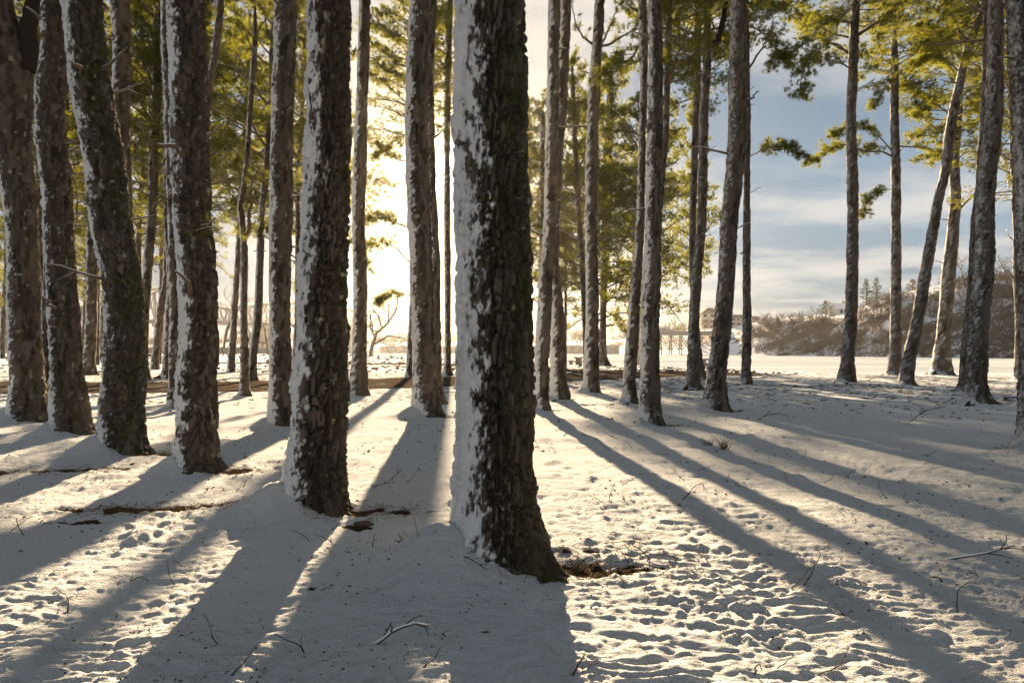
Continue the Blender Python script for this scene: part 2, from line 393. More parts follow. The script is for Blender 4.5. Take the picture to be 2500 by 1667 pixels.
# ------------------------------------------------------------------ trees: traced data
# rows: (photo y, left x, right x), from the top of the frame to the ground
TREES = [
 dict(id='A1', rows=[(0,-48,26),(160,-28,72),(360,-8,68),(500,16,84),(643,23,91),(786,27,93),(929,30,102),(1000,26,112),(1029,20,122)],
      H=25, crown=('high',15,1.0), label='forked dark pine at the left edge, second stem splitting off near the top'),
 dict(id='A2', rows=[(0,107,166),(107,102,163),(214,88,154),(321,85,150),(429,98,164),(557,109,171),(643,114,180),(786,123,189),(929,130,202),(1036,130,221),(1059,126,230)],
      H=25, crown=('high',15,1.0), label='kinked pine trunk with a broken side stub, second large trunk from the left'),
 dict(id='A3', rows=[(0,163,252),(107,175,259),(214,186,271),(321,198,286),(429,211,298),(557,221,314),(643,243,332),(786,255,341),(929,254,346),(1057,248,354),(1095,243,362),(1111,238,374)],
      H=26, crown=('high',15,1.0), moss=0.34, label='curving pine trunk with yellow-green lichen down its right edge, leaning left at the top'),
 dict(id='A4', rows=[(0,273,316),(143,277,318),(286,276,316),(430,280,318),(600,285,322),(985,288,326)], H=24, crown=('high',14,0.9),
      label='straight pine trunk rising behind the lichen-streaked leaning pine'),
 dict(id='A5', rows=[(0,407,493),(143,413,495),(286,418,502),(429,420,507),(557,427,513),(643,434,521),(786,442,527),(929,436,525),(1057,433,526),(1130,428,535),(1157,420,549)],
      H=26, crown=('high',15,1.0), lich=0.5, label='thick pine with pale green lichen spots, left of the forked sapling'),
 dict(id='A5b', rows=[(0,396,424),(500,409,437),(786,416,446),(929,414,448),(996,408,456)], H=23, crown=('high',14,0.8),
      label='snow-sided pine half hidden behind the thick lichen-spotted pine'),
 dict(id='A6', rows=[(0,388,414),(300,398,424),(500,401,428),(643,407,434),(786,406,432),(890,398,426),(925,392,428)], H=24, crown=('high',12,1.0),
      label='dark pine beyond the dirt road just left of the thick lichen-spotted pine'),
 dict(id='A7', rows=[(0,379,395),(107,373,389),(214,373,393),(321,368,388),(429,364,386),(557,358,379),(643,350,373),(786,345,364),(900,345,364),(927,343,370)], H=23, crown=('low',9,0.8),
      label='slender dark pine bending right, beyond the road between the two lichened pines'),
 dict(id='A8', rows=[(0,341,350),(250,346,357),(430,341,354),(500,337,348),(643,332,345),(900,330,344)], H=22, crown=('low',9,0.9), D=50,
      label='thin distant pine partly hidden behind the lichen-streaked leaning pine'),
 dict(id='A9', rows=[(400,405,417),(560,402,414),(680,397,409),(786,380,400),(860,372,388),(903,367,390)], H=15, crown=('low',10,0.6),
      label='slim pine slanting right beyond the road, crossing a thinner upright one'),
 dict(id='A9b', rows=[(300,395,408),(589,389,405),(786,386,398),(889,384,394)], H=20, crown=('low',9,0.9),
      label='thin upright pine behind the slanting slim pine beyond the road'),
 dict(id='A10', rows=[(200,216,238),(400,213,237),(535,213,236),(643,211,236),(786,209,235),(880,204,231),(916,200,236)], H=23, crown=('low',9,1.0),
      label='brown pine beyond the road between the second and third large left trunks'),
 dict(id='A10b', rows=[(400,234,246),(640,232,243),(891,229,242)], H=22, crown=('low',7,1.1), label='hazy pine close behind the brown pine in the left gap'),
 dict(id='A10c', rows=[(500,258,267),(640,252,260),(881,243,252)], H=22, crown=('low',6,1.1), label='faint leaning pine at the left flank of the lichen-streaked trunk'),
 dict(id='A11a', rows=[(0,88,105),(250,86,103),(500,89,108),(643,91,111),(786,95,112),(915,97,114)], H=23, crown=('low',10,0.9),
      label='snow-edged pine in the gap between the first and second large left trunks'),
 dict(id='A11b', rows=[(300,108,128),(640,106,126),(800,104,123),(936,100,127)], H=22, crown=('high',12,0.9),
      label='white-sided pine base tucked against the left side of the kinked pine'),
 dict(id='B1', rows=[(500,12,24),(670,8,20),(780,2,13),(877,0,12)], H=22, crown=('low',7,1.1), label='hazy pine at the far left edge, beyond the road'),
 dict(id='B2', rows=[(500,16,24),(865,13,21)], H=22, crown=('low',6,1.2), label='faintest distant pine beside the far left edge'),
 dict(id='B3', rows=[(500,214,222),(700,205,213),(887,197,205)], H=21, crown=('low',6,1.0), label='very thin hazy pine leaning behind the brown pine in the left gap'),
 dict(id='A13', rows=[(0,152,164),(140,157,167),(300,156,166),(450,160,170),(800,168,178),(915,170,182)], D=35, H=22, crown=('low',9,0.8),
      label='thin dark pine hidden mostly behind the kinked pine'),
 dict(id='A14', rows=[(0,529,547),(143,514,532),(250,502,518),(400,490,507),(700,478,496),(985,470,490)], H=20, crown=('high',12,0.7),
      label='slim pine slanting up right from behind the thick lichen-spotted pine'),
 dict(id='A14b', rows=[(0,500,519),(160,496,512),(400,490,504),(900,482,500)], D=38, H=22, crown=('low',9,0.9),
      label='upright thin pine behind the slim slanting one at the upper left'),
 dict(id='A15a', rows=[(100,600,612),(300,594,608),(500,581,596),(643,573,587),(786,564,579),(907,554,574)], H=22, crown=('low',10,1.0),
      label='thin pine beyond the road just left of the forked sapling'),
 dict(id='A15b', rows=[(20,622,628),(107,618,631),(179,612,627),(286,604,616),(393,594,607),(464,588,602),(500,582,597),(540,585,600),(575,588,602),(610,588,606),(680,586,604),(786,587,603),(857,587,607),(940,586,609),(968,581,614)],
      H=9.5, crown=None, label='slender forked sapling with two crossing stems in front of the road'),
 dict(id='A15c', rows=[(200,655,668),(321,648,661),(464,637,655),(500,634,648),(643,627,645),(786,618,637),(900,608,627),(929,604,630)], H=23, crown=('low',9,0.9),
      label='slim straight pine right of the forked sapling, at the road edge'),
 dict(id='A16', rows=[(0,670,723),(107,668,720),(214,664,716),(321,662,714),(429,660,714),(557,659,713),(643,659,709),(786,659,707),(929,659,711),(1018,655,716),(1042,646,722)],
      H=25, crown=('high',15,1.0), label='upright pine with a wide snow strip standing left of the big snow-plastered pine'),
 dict(id='A17', rows=[(100,740,750),(357,726,738),(430,722,733),(643,720,733),(786,719,731),(925,712,727)], H=22, crown=('low',6,0.9),
      label='thin pine peeking out between the upright pine and the big snow-plastered pine'),
 dict(id='A18', rows=[(0,759,858),(107,756,856),(214,753,855),(321,750,854),(429,741,850),(557,735,844),(643,731,843),(786,728,844),(929,721,845),(1057,716,845),(1128,704,845),(1213,692,850),(1240,686,858),(1252,680,866)],
      H=27, crown=('high',16,1.0), lich=0.35, moss=0.2, label='big pine with loose bark plates and a broad white snow side, second nearest trunk'),
 dict(id='A19', rows=[(0,877,904),(143,874,903),(286,868,897),(429,862,895),(557,861,891),(643,862,895),(786,862,896),(893,857,896),(945,850,899),(966,842,905)],
      H=25, crown=('high',15,0.9), label='slim pine standing alone between the big snow-plastered pine and the double trunk'),
 dict(id='A20a', rows=[(0,1002,1050),(143,993,1047),(286,992,1045),(429,993,1050),(643,1004,1056),(786,1007,1062),(929,1009,1072),(1000,1007,1080),(1018,1000,1090)],
      H=25, crown=('high',15,0.9), label='front trunk of the close pair left of the nearest pine'),
 dict(id='A20b', rows=[(0,1043,1066),(214,1038,1060),(429,1043,1064),(643,1050,1075),(786,1052,1077),(929,1056,1080),(984,1052,1090)],
      H=25, crown=('high',15,0.9), label='rear trunk of the close pair left of the nearest pine'),
 dict(id='A20c', rows=[(0,1008,1026),(500,1004,1022),(786,998,1014),(893,992,1008),(921,987,1012)], H=23, crown=('low',13.5,0.75),
      label='snow-sided pine standing behind the close pair, left of it at the ground'),
 dict(id='A21', rows=[(0,1091,1106),(180,1087,1102),(357,1084,1100),(500,1084,1100),(643,1085,1101),(786,1086,1101),(890,1084,1101),(916,1076,1106)], H=23, crown=('low',15.5,0.55),
      label='thin pine in front of the low sun, left of the nearest pine'),
 dict(id='A22', rows=[(0,1116,1282),(200,1113,1284),(400,1114,1286),(557,1118,1289),(643,1120,1295),(786,1120,1298),(929,1120,1302),(1057,1118,1304),(1128,1115,1306),(1213,1111,1315),(1298,1104,1330),(1345,1095,1344),(1380,1088,1358),(1396,1082,1364)],
      H=28, crown=('high',17,1.0), moss=0.4, label='nearest and thickest pine trunk in the centre with deep plated bark and clumped snow'),
 dict(id='A23a', rows=[(0,1338,1368),(179,1336,1366),(357,1332,1362),(557,1326,1360),(643,1320,1352),(786,1309,1346),(929,1304,1340),(985,1302,1343),(1002,1298,1350)],
      H=24, crown=('high',15,0.9), label='left pine of the crossing pair right of the nearest trunk'),
 dict(id='A23b', rows=[(0,1366,1395),(179,1358,1389),(357,1348,1377),(557,1340,1366),(643,1340,1366),(786,1345,1379),(929,1343,1384),(975,1336,1396)],
      H=24, crown=('high',15,0.9), label='right pine of the crossing pair, its foot further back'),
 dict(id='A24', rows=[(0,1452,1477),(107,1446,1471),(214,1437,1466),(321,1432,1461),(429,1429,1461),(557,1429,1459),(643,1430,1461),(786,1429,1462),(929,1423,1464),(959,1415,1470)],
      H=24, crown=('high',15,0.9), label='straight pine with pale snow side just right of the end-on picnic table'),
 dict(id='A25', rows=[(200,1392,1404),(350,1398,1410),(500,1405,1418),(643,1414,1428),(786,1421,1434),(900,1424,1438)], D=55, H=23, crown=('low',6,0.8),
      label='leaning dark pine just left of the straight pine by the picnic table'),
 dict(id='A25b', rows=[(560,1379,1384),(700,1378,1384),(880,1377,1384)], D=62, H=15, crown=('low',5,0.55),
      label='thin young pine with drooping boughs behind the crossing pair'),
 dict(id='A26', rows=[(200,1483,1499),(429,1472,1494),(557,1468,1493),(643,1468,1486),(786,1464,1480),(870,1463,1482),(893,1458,1492)], H=25, crown=('low',3.6,1.25),
      label='full-crowned pine with drooping green boughs on the lake bank beside the road'),
 dict(id='A27', rows=[(0,1559,1579),(214,1562,1582),(321,1560,1577),(429,1557,1575),(557,1551,1574),(643,1543,1570),(786,1532,1561),(929,1521,1554),(970,1518,1556),(986,1512,1562)],
      H=23, crown=('high',14,0.9), label='pine leaning right, left member of the close trio right of centre'),
 dict(id='A28', rows=[(0,1582,1616),(107,1584,1618),(214,1580,1618),(321,1578,1617),(557,1576,1614),(643,1571,1616),(786,1566,1610),(929,1564,1612),(1015,1560,1616),(1037,1552,1628)],
      H=24, crown=('high',15,0.9), label='stout pine with brushwood at its foot, front of the close trio'),
 dict(id='A29', rows=[(0,1627,1643),(143,1623,1638),(250,1621,1636),(357,1616,1632),(500,1604,1620),(960,1588,1606)], H=22, crown=('high',11,0.8),
      label='thin dark pine bending out behind the stout pine of the close trio'),
 dict(id='B6', rows=[(300,1596,1612),(600,1592,1608),(893,1586,1604)], D=62, H=24, crown=('low',5,1.15),
      label='leafy pine on the bank hidden behind the close trio'),
 dict(id='A30a', rows=[(0,1718,1736),(107,1718,1739),(250,1711,1732),(429,1704,1727),(557,1700,1723),(643,1691,1716),(786,1680,1707),(900,1677,1707),(940,1672,1710),(950,1664,1716)],
      H=23, crown=('high',14,0.9), label='forking pine right of the close trio, its fork spreading right near the top'),
 dict(id='A30b', rows=[(0,1696,1714),(179,1695,1711),(321,1689,1705),(429,1686,1703),(557,1683,1699),(643,1682,1698),(786,1690,1706),(880,1698,1716),(928,1702,1726)],
      H=23, crown=('high',14,0.9), label='thinner pine crossing behind the forking pine'),
 dict(id='A31', rows=[(0,1786,1823),(107,1783,1823),(214,1779,1824),(321,1780,1824),(429,1771,1814),(500,1763,1804),(643,1753,1795),(786,1741,1784),(929,1724,1772),(985,1715,1776),(1003,1704,1782)],
      H=25, crown=('high',14,0.9), label='dark pine leaning right with short dead stubs, left of the open sky'),
 dict(id='A32', rows=[(200,1818,1832),(321,1818,1832),(429,1817,1832),(557,1815,1834),(714,1814,1834),(900,1810,1834),(938,1804,1838)],
      H=22, crown=('high',16,0.8), label='thin straight pine close beside the dark leaning pine, one needled bough reaching right'),
 dict(id='A33', rows=[(0,2080,2098),(143,2073,2097),(286,2067,2090),(429,2069,2096),(557,2069,2096),(679,2065,2094),(786,2061,2090),(890,2053,2086),(934,2042,2092)],
      H=22, crown=('high',17,0.9), label='straight pine with long spreading boughs, standing alone against the open sky'),
 dict(id='A34', rows=[(71,2179,2189),(143,2174,2193),(286,2174,2194),(429,2175,2197),(557,2177,2199),(714,2175,2199),(857,2173,2200),(916,2165,2206)],
      H=24, crown=('high',18,0.9), label='slim pine on the bank edge between the lone straight pine and the strongly leaning pine'),
 dict(id='A35', rows=[(20,2391,2409),(107,2357,2379),(214,2332,2352),(321,2309,2334),(429,2296,2318),(500,2277,2300),(679,2243,2271),(786,2227,2255),(929,2196,2232),(942,2190,2238)],
      H=19, crown=('high',14,0.9), label='strongly leaning pine tilting to the right over the bank'),
 dict(id='A36', rows=[(286,2337,2347),(321,2327,2345),(429,2320,2343),(557,2314,2341),(679,2300,2332),(821,2288,2318),(915,2272,2323)],
      H=22, crown=('high',15,1.0), label='sunlit brown pine on the bank just right of the strongly leaning pine'),
 dict(id='A37a', rows=[(0,2414,2446),(143,2410,2446),(286,2402,2441),(429,2392,2434),(557,2384,2427),(679,2377,2421),(786,2368,2414),(929,2361,2407),(970,2354,2414),(986,2340,2428)],
      H=24, crown=('high',13,1.0), label='thick snowy pine with a flared foot near the right edge'),
 dict(id='A37b', rows=[(0,2400,2417),(286,2391,2406),(429,2382,2397),(557,2372,2387),(679,2365,2380),(786,2355,2370),(929,2341,2362),(957,2334,2366)],
      H=23, crown=('high',13,0.9), label='slimmer pine pressed against the left side of the thick snowy pine'),
 dict(id='A38', rows=[(0,2457,2515),(300,2473,2530),(600,2487,2545),(900,2492,2552),(1050,2488,2562),(1102,2476,2580)],
      H=25, crown=('high',15,1.0), label='snow-mottled pine cut off by the right edge of the picture'),
 dict(id='B7', rows=[(300,1268,1282),(600,1266,1281),(887,1264,1282)], D=74, H=25, crown=('low',6,1.0),
      label='distant pine whose crown fills the gap just right of the nearest trunk'),
 dict(id='B8', rows=[(300,1690,1702),(600,1688,1700),(889,1686,1700)], D=72, H=24, crown=('low',8,0.7),
      label='distant pine hidden behind the forking pine, needles showing left of it'),
 dict(id='B9', rows=[(300,460,474),(600,462,476),(890,464,478)], D=68, H=24, crown=('low',10,0.9),
      label='distant pine hidden behind the thick lichen-spotted pine, its crown spreading either side'),
 dict(id='B10', rows=[(300,676,690),(600,676,690),(893,676,692)], D=60, H=24, crown=('low',11,0.9),
      label='distant pine hidden behind the upright snow-striped pine, its crown spreading either side'),
 dict(id='B11', rows=[(300,786,798),(600,784,797),(893,782,797)], D=64, H=24, crown=('low',14,0.8),
      label='distant pine hidden behind the big plastered pine, its crown showing beside it'),
 dict(id='B12', rows=[(300,150,162),(600,152,166),(893,154,168)], D=64, H=25, crown=('low',9,1.0),
      label='distant pine hidden behind the kinked pine, its crown filling the gaps around it'),
 dict(id='B16', rows=[(300,1243,1256),(600,1242,1256),(898,1240,1256)], D=58, H=24, crown=('low',12,0.75),
      label='slim distant pine hidden behind the nearest trunk, its needles showing just right of it'),
 dict(id='B13', rows=[(300,1318,1331),(600,1316,1330),(888,1314,1330)], D=66, H=24, crown=('low',7,0.9),
      label='distant pine hidden behind the left pine of the crossing pair'),
 dict(id='B14', rows=[(300,1560,1572),(600,1553,1566),(898,1530,1545)], D=56, H=22, crown=('low',8,0.9),
      label='distant pine hidden behind the leaning member of the close trio'),
 dict(id='B15', rows=[(300,1436,1450),(600,1436,1450),(895,1436,1451)], D=60, H=24, crown=('low',6.5,1.0),
      label='distant pine hidden behind the straight pine by the end-on picnic table'),
 dict(id='A39', rows=[(200,2464,2477),(357,2468,2482),(500,2471,2487),(800,2478,2492),(925,2476,2496)], H=21, crown=('low',10,0.8),
      label='thin pine with a broken snag seen beside the trunk at the right edge'),
]
for t in TREES:
    yb = t['rows'][-1][0]
    t['D'] = t.get('D') or gd(yb)
    xl, xr = t['rows'][-1][1:]
    if len(t['rows']) > 2: a = t['rows'][-3]
    else: a = t['rows'][-1]
    t['r'] = (a[2] - a[1]) / 2 / F * t['D']
    t['Y'] = t['D'] + 0.3 * t['r']
    t['X'] = gx((xl + xr) / 2, t['Y'])
BASES = np.array([(t['X'], t['Y'], t['r']) for t in TREES])

# ------------------------------------------------------------------ ground
SHX = np.array([-400, -150, -60, -20, -2, 5.5, 10, 14, 16.5, 19.0, 25, 29.5, 60, 200, 720])
SHY = np.array([190, 175, 165, 140, 96, 77, 69, 63, 59, 51, 44, 41, 34, 24, 18])
PATH = np.array([(-60, 30.5), (-40, 29.8), (-20, 29.5), (-11, 30.5), (-5, 33.5), (0, 38), (5, 42.3), (10, 45.0), (15, 45.6)])
PATH2 = np.array([(-50, 84), (-32, 80), (-18, 77), (-8, 72), (-3, 66), (2, 56), (7, 48.5), (11, 45.5)])
def curve(P, n=120):
    P = np.asarray(P, float); t = np.arange(len(P)); u = np.linspace(0, len(P) - 1, n)
    out = np.zeros((n, P.shape[1]))
    i = np.clip(np.floor(u).astype(int), 0, len(P) - 2); f = (u - i)[:, None]
    p0 = P[np.maximum(i - 1, 0)]; p1 = P[i]; p2 = P[i + 1]; p3 = P[np.minimum(i + 2, len(P) - 1)]
    return 0.5 * ((2 * p1) + (-p0 + p2) * f + (2 * p0 - 5 * p1 + 4 * p2 - p3) * f**2 + (-p0 + 3 * p1 - 3 * p2 + p3) * f**3)
PC1 = curve(PATH); PC2 = curve(PATH2)
def pathdist(x, y, C):
    d = np.full(x.shape, 1e9)
    m = (y > 20) & (y < 100) & (np.abs(x) < 80)
    xs, ys = x[m], y[m]
    if xs.size == 0: return d
    b = np.full(xs.shape, 1e9)
    for i in range(len(C)):
        b = np.minimum(b, (xs - C[i, 0])**2 + (ys - C[i, 1])**2)
    d[m] = np.sqrt(b); return d

def bumps(x, y, cell, prob, seed, rmin, rmax):
    ix = np.floor(x / cell); iy = np.floor(y / cell); s = np.zeros_like(x)
    for dx in (-1, 0, 1):
        for dy in (-1, 0, 1):
            cx = ix + dx; cy = iy + dy
            on = hsh(cx, cy, 0, seed) < prob
            px_ = (cx + 0.15 + 0.7 * hsh(cx, cy, 1, seed)) * cell; py_ = (cy + 0.15 + 0.7 * hsh(cx, cy, 2, seed)) * cell
            r = rmin + (rmax - rmin) * hsh(cx, cy, 3, seed)**2.5
            el = 0.6 + 0.8 * hsh(cx, cy, 4, seed)
            q = ((x - px_) / (r * el))**2 + ((y - py_) / r)**2
            s = s + np.where(on, np.exp(-q * 1.6) * r, 0)
    return s
def gheight(x, y, detail=True):
    x = np.asarray(x, float); y = np.asarray(y, float)
    dist = np.hypot(x, y)
    near = np.clip(1.15 - dist / 30, 0.10, 1)
    h = (0.05 * fbm2(x / 5.0, y / 5.0, 3, 11) + 0.04 * fbm2(x / 1.7, y / 1.1, 2, 12)) * np.clip(1.2 - dist / 40, 0.25, 1)
    if detail:
        wx = x + 0.18 * fbm2(x / 0.5, y / 0.5, 2, 30); wy = y + 0.14 * fbm2(x / 0.5 + 9, y / 0.5, 2, 31)
        rip = fbm2(wx / 0.24, wy / 0.055, 3, 13)
        patch = 0.45 + 0.55 * sstep(-0.3, 0.4, fbm2(x / 1.6, y / 1.6, 2, 14))
        h = h + 0.017 * (0.35 - np.abs(fbm2(wx / 0.70, wy / 0.075, 3, 17))) * np.clip(1.25 - dist / 18, 0, 1)
        h = h + 0.022 * fbm2(wx / 0.085, wy / 0.036, 3, 16) * np.clip(1.3 - dist / 14, 0, 1) * (0.4 + patch)
        h = h + 0.018 * rip * patch * near + 0.014 * fbm2(wx / 0.13, wy / 0.09, 3, 15) * near * patch
        h = h + 0.48 * bumps(x, y, 0.42, 0.20, 21, 0.03, 0.10) * near
        h = h - 1.0 * bumps(x, y, 0.40, 0.22, 22, 0.02, 0.075) * near
        h = h + 0.30 * bumps(x, y, 1.3, 0.35, 23, 0.08, 0.22) * near
        h = h - 0.28 * bumps(x + 40, y, 1.7, 0.35, 24, 0.08, 0.2) * near
        mid = 0.75 * sstep(5, 11, dist) * np.clip(1.5 - dist / 40, 0.0, 1)
        h = h + 0.24 * bumps(x + 7, y, 0.75, 0.6, 26, 0.10, 0.20) * mid - 0.24 * bumps(x + 3, y + 5, 0.8, 0.6, 27, 0.10, 0.22) * mid
        h = h + 0.03 * fbm2(wx / 0.6, wy / 0.35, 3, 28) * mid
    # wind drifts on the left of trunks, a hollow on the lee side
    for bx, by, br in BASES:
        if by > 60: continue
        dx = x - bx; dy = y - by
        m = (np.abs(dx) < 2.2) & (np.abs(dy) < 2.2)
        if not m.any(): continue
        X_, Y_ = dx[m], dy[m]
        dl = np.hypot((X_ + 1.05 * br) / 1.25, (Y_ + 0.45 * br))
        h[m] += 0.75 * br * np.exp(-(dl / (0.80 * br))**2) + 0.25 * br * np.exp(-(dl / (1.7 * br))**2)
        dr = np.hypot((X_ - 0.9 * br) / 1.2, Y_ + 0.2 * br)
        h[m] -= 0.16 * br * np.exp(-(dr / (0.9 * br))**2)
    # path hollow, lake bank
    d1 = np.minimum(pathdist(x, y, PC1), pathdist(x, y, PC2))
    k = sstep(3.9, 5.4, d1)
    h = h * (0.12 + 0.88 * k) - 0.05 * (1 - k)
    sy = np.interp(x, SHX, SHY)
    left = sstep(-4, -40, x) * sstep(90, 150, y)
    h = h + 0.5 * left * (1 - sstep(0, 6, y - sy))
    h = h - 3.0 * sstep(0.0, 7.0, y - sy)
    return h

def make_ground():
    ys = [-90, -60, -40, -26, -16, -10, -6, -3, -1, 0.5, 1.6, 2.4]
    y = 2.9
    while y < 46:
        ys.append(y)
        y += min(max(1.25 * y * y / (683 * EYE), 0.012), 0.20)
    while y < 720:
        ys.append(y); y *= 1.06
    ys = np.array(ys)
    u = np.linspace(-0.86, 0.86, 560)
    tt = np.linspace(0, 1, 26)[1:]**2.2
    W = np.maximum(ys, 4.0)[:, None]
    XM = 800.0
    mid = u[None] * W
    L = -(0.86 * W + tt[::-1][None] * (XM - 0.86 * W))
    R = 0.86 * W + tt[None] * (XM - 0.86 * W)
    X = np.concatenate([L, mid, R], 1)
    Y = np.broadcast_to(ys[:, None], X.shape).copy()
    nr, nc = X.shape
    x = X.ravel(); y = Y.ravel()
    h = gheight(x, y)
    # bare patches of needles and soil
    bare = np.zeros_like(x)
    nz = fbm2(x / 0.22, y / 0.16, 4, 41, 0.6)
    for bx, by, br in BASES:
        if by > 45: continue
        dx = x - bx; dy = y - by
        d = np.hypot((dx - 1.5 * br) / 1.9, (dy + 0.1 * br) / 0.9) / br
        bare = np.maximum(bare, np.where(d < 3, np.clip(0.95 - 0.8 * d, 0, 1) , 0))
    def patch(px_, py_, rx, ry, a):
        D = gd(py_); X0 = gx(px_, D)
        d = np.hypot((x - X0) / rx, (y - D) / ry)
        return a * np.exp(-d * d)
    for p in ((60, 1150, 1.7, 0.25, 0.85), (400, 1245, 1.0, 0.16, 0.85), (250, 1275, 0.6, 0.12, 0.7), (880, 1285, 0.16, 0.12, 0.9), (215, 1090, 0.5, 0.2, 0.6), (330, 1135, 0.5, 0.1, 0.6)):
        bare = np.maximum(bare, patch(*p))
    far = sstep(9, 32, np.hypot(x, y)) * 0.44
    bare = np.maximum(bare, far)
    d1 = np.minimum(pathdist(x, y, PC1), pathdist(x, y, PC2))
    bare = np.maximum(bare, 0.62 * np.exp(-np.maximum(d1 - 3.4, 0) / 1.2))
    bare = np.clip((bare + 0.75 * nz - 0.42) * 4, 0, 1)
    i = np.arange(nr - 1)[:, None] * nc; j = np.arange(nc - 1)[None]
    Q = np.stack([i + j, i + j + 1, i + nc + j + 1, i + nc + j], -1).reshape(-1, 4)
    h = h - 0.012 * bare * (y < 60)
    me = mesh_np('ground', np.stack([x, y, h], -1), Q, True, {'bare': bare})
    m = Mat('snow_ground')
    n = m.noise(38, 5, 0.62, sc=(1, 1.8, 1)); n2 = m.noise(150, 3, 0.7); n3 = m.noise(0.8, 3)
    sn = m.mix(n3, (0.74, 0.785, 0.86), (0.815, 0.845, 0.895))
    dirt = m.mix(m.noise(60, 4, 0.7), (0.028, 0.022, 0.016), (0.115, 0.083, 0.055))
    b = m.attr('bare')
    c = m.mix(m.ramp(m.math('ADD', b, m.math('MULTIPLY', m.math('SUBTRACT', n, 0.5), 0.5)), 0.35, 0.6), sn, dirt)
    n4 = m.noise(5.5, 5, 0.72, sc=(1, 2.0, 1))
    bp = m.bump(m.math('ADD', m.math('ADD', n, m.math('MULTIPLY', n2, 0.45)), m.math('MULTIPLY', n4, 2.6)), 1.0, 0.05)
    m.done(m.bsdf(c, 0.95, bp, 0.0))
    return structure(obj('ground', me, m.m))
make_ground()

def strip(name, C, w, z, mat, seed):
    T = np.gradient(C, axis=0); T /= np.linalg.norm(T, axis=1)[:, None]
    Nn = np.stack([-T[:, 1], T[:, 0]], -1)
    s = np.linspace(-1, 1, 15)
    ww = w * (1 + 0.12 * vn2(np.arange(len(C)) * 0.35, np.zeros(len(C)), seed))
    P = C[:, None, :] + Nn[:, None, :] * (s[None, :, None] * ww[:, None, None])
    x = P[..., 0].ravel(); y = P[..., 1].ravel()
    zz = gheight(x, y, False) + z + 0.012 * fbm2(x / 0.4, y / 0.4, 3, seed) - 0.03 * (np.abs(np.tile(s, len(C)))**4)
    nc = len(s); i = np.arange(len(C) - 1)[:, None] * nc; j = np.arange(nc - 1)[None]
    Q = np.stack([i + j, i + nc + j, i + nc + j + 1, i + j + 1], -1).reshape(-1, 4)
    return structure(obj(name, mesh_np(name, np.stack([x, y, zz], -1), Q[:, ::-1]), mat))
pm = Mat('road_dirt')
n = pm.noise(2.2, 5, 0.65, sc=(0.35, 1.5, 1)); n2 = pm.noise(40, 4)
c = pm.mix(n2, (0.036, 0.029, 0.023), (0.105, 0.084, 0.065))
c = pm.mix(pm.ramp(n, 0.60, 0.70), c, (0.8, 0.8, 0.82))
pm.done(pm.bsdf(c, 1.0, pm.bump(n2, 0.35, 0.02), 0.0))
strip('road', PC1, 4.4, 0.06, pm.m, 5)
strip('path', PC2, 2.0, 0.07, pm.m, 6)

# frozen lake: one flat sheet of snow-dusted ice
im = Mat('lake_ice')
n = im.noise(0.05, 5, 0.6, sc=(0.25, 1.6, 1)); n2 = im.noise(0.6, 4, 0.6, sc=(0.3, 1, 1))
c = im.mix(im.ramp(n, 0.35, 0.65), (0.25, 0.30, 0.36), (0.48, 0.51, 0.55))
im.done(im.bsdf(c, 0.8, im.bump(n2, 0.3, 0.1), 0.0))
xs = np.linspace(-780, 780, 40); ys = np.linspace(20, 790, 40)
Xg, Yg = np.meshgrid(xs, ys)
i = np.arange(39)[:, None] * 40; j = np.arange(39)[None]
Q = np.stack([i + j, i + j + 1, i + 41 + j, i + 40 + j], -1).reshape(-1, 4)
structure(obj('lake', mesh_np('lake', np.stack([Xg.ravel(), Yg.ravel(), np.full(1600, -1.0)], -1), Q), im.m))

# ------------------------------------------------------------------ far bank and bluff
HPX = np.array([-500, 0, 700, 1100, 1390, 1600, 1835, 2200, 2480, 2700, 2950])
HYS = np.array([560, 530, 480, 430, 377, 335, 270, 215, 188, 168, 150])
KPX = np.array([-500, 300, 900, 1150, 1390, 1500, 1600, 1700, 1800, 1860, 1950, 2060, 2100, 2200, 2260, 2330, 2420, 2500, 2700, 2950])
KY = np.array([846, 845, 843, 841, 838, 834, 826, 806, 800, 790, 778, 765, 750, 716, 705, 694, 688, 684, 676, 670])
HT = 170.0
def hill_pt(px_, t):
    """point on the far bank: px_ = bearing, t = 0 (waterline) .. 1"""
    px_ = np.asarray(px_, float); t = np.asarray(t, float)
    ys_ = np.interp(px_, HPX, HYS); Y = ys_ + t * HT
    X = (px_ - CX) / F * Y
    cy = np.interp(px_, KPX, KY); yc = ys_ + 0.30 * HT
    hc = EYE + (HY - cy) / F * yc
    rise = sstep(0, 1, np.clip(t / 0.30, 0, 1))**0.8
    z = -1.6 + (hc + 1.6) * rise + np.clip(t - 0.30, 0, 1) * 4.0
    z = z + 1.6 * fbm2(X / 16, Y / 16, 3, 51) * np.clip(t * 12, 0, 1) * np.clip(hc / 14, 0.15, 1)
    return X, Y, z
PXG, TG = np.meshgrid(np.linspace(-500, 2950, 300), np.concatenate([[-0.06], np.linspace(0, 0.4, 44), np.linspace(0.45, 1, 6)]))
Xh, Yh, Zh = hill_pt(PXG, TG)
nr, nc = PXG.shape
i = np.arange(nr - 1)[:, None] * nc; j = np.arange(nc - 1)[None]
Q = np.stack([i + j, i + j + 1, i + nc + j + 1, i + nc + j], -1).reshape(-1, 4)
hm = Mat('bluff_scrub')
n = hm.noise(0.075, 6, 0.68); n2 = hm.noise(0.9, 4, 0.7)
br = hm.mix(n2, (0.055, 0.045, 0.037), (0.16, 0.13, 0.105))
at = hm.attr('snowy')
c = hm.mix(hm.ramp(hm.math('ADD', n, at), 0.46, 0.51), br, (0.78, 0.79, 0.83))
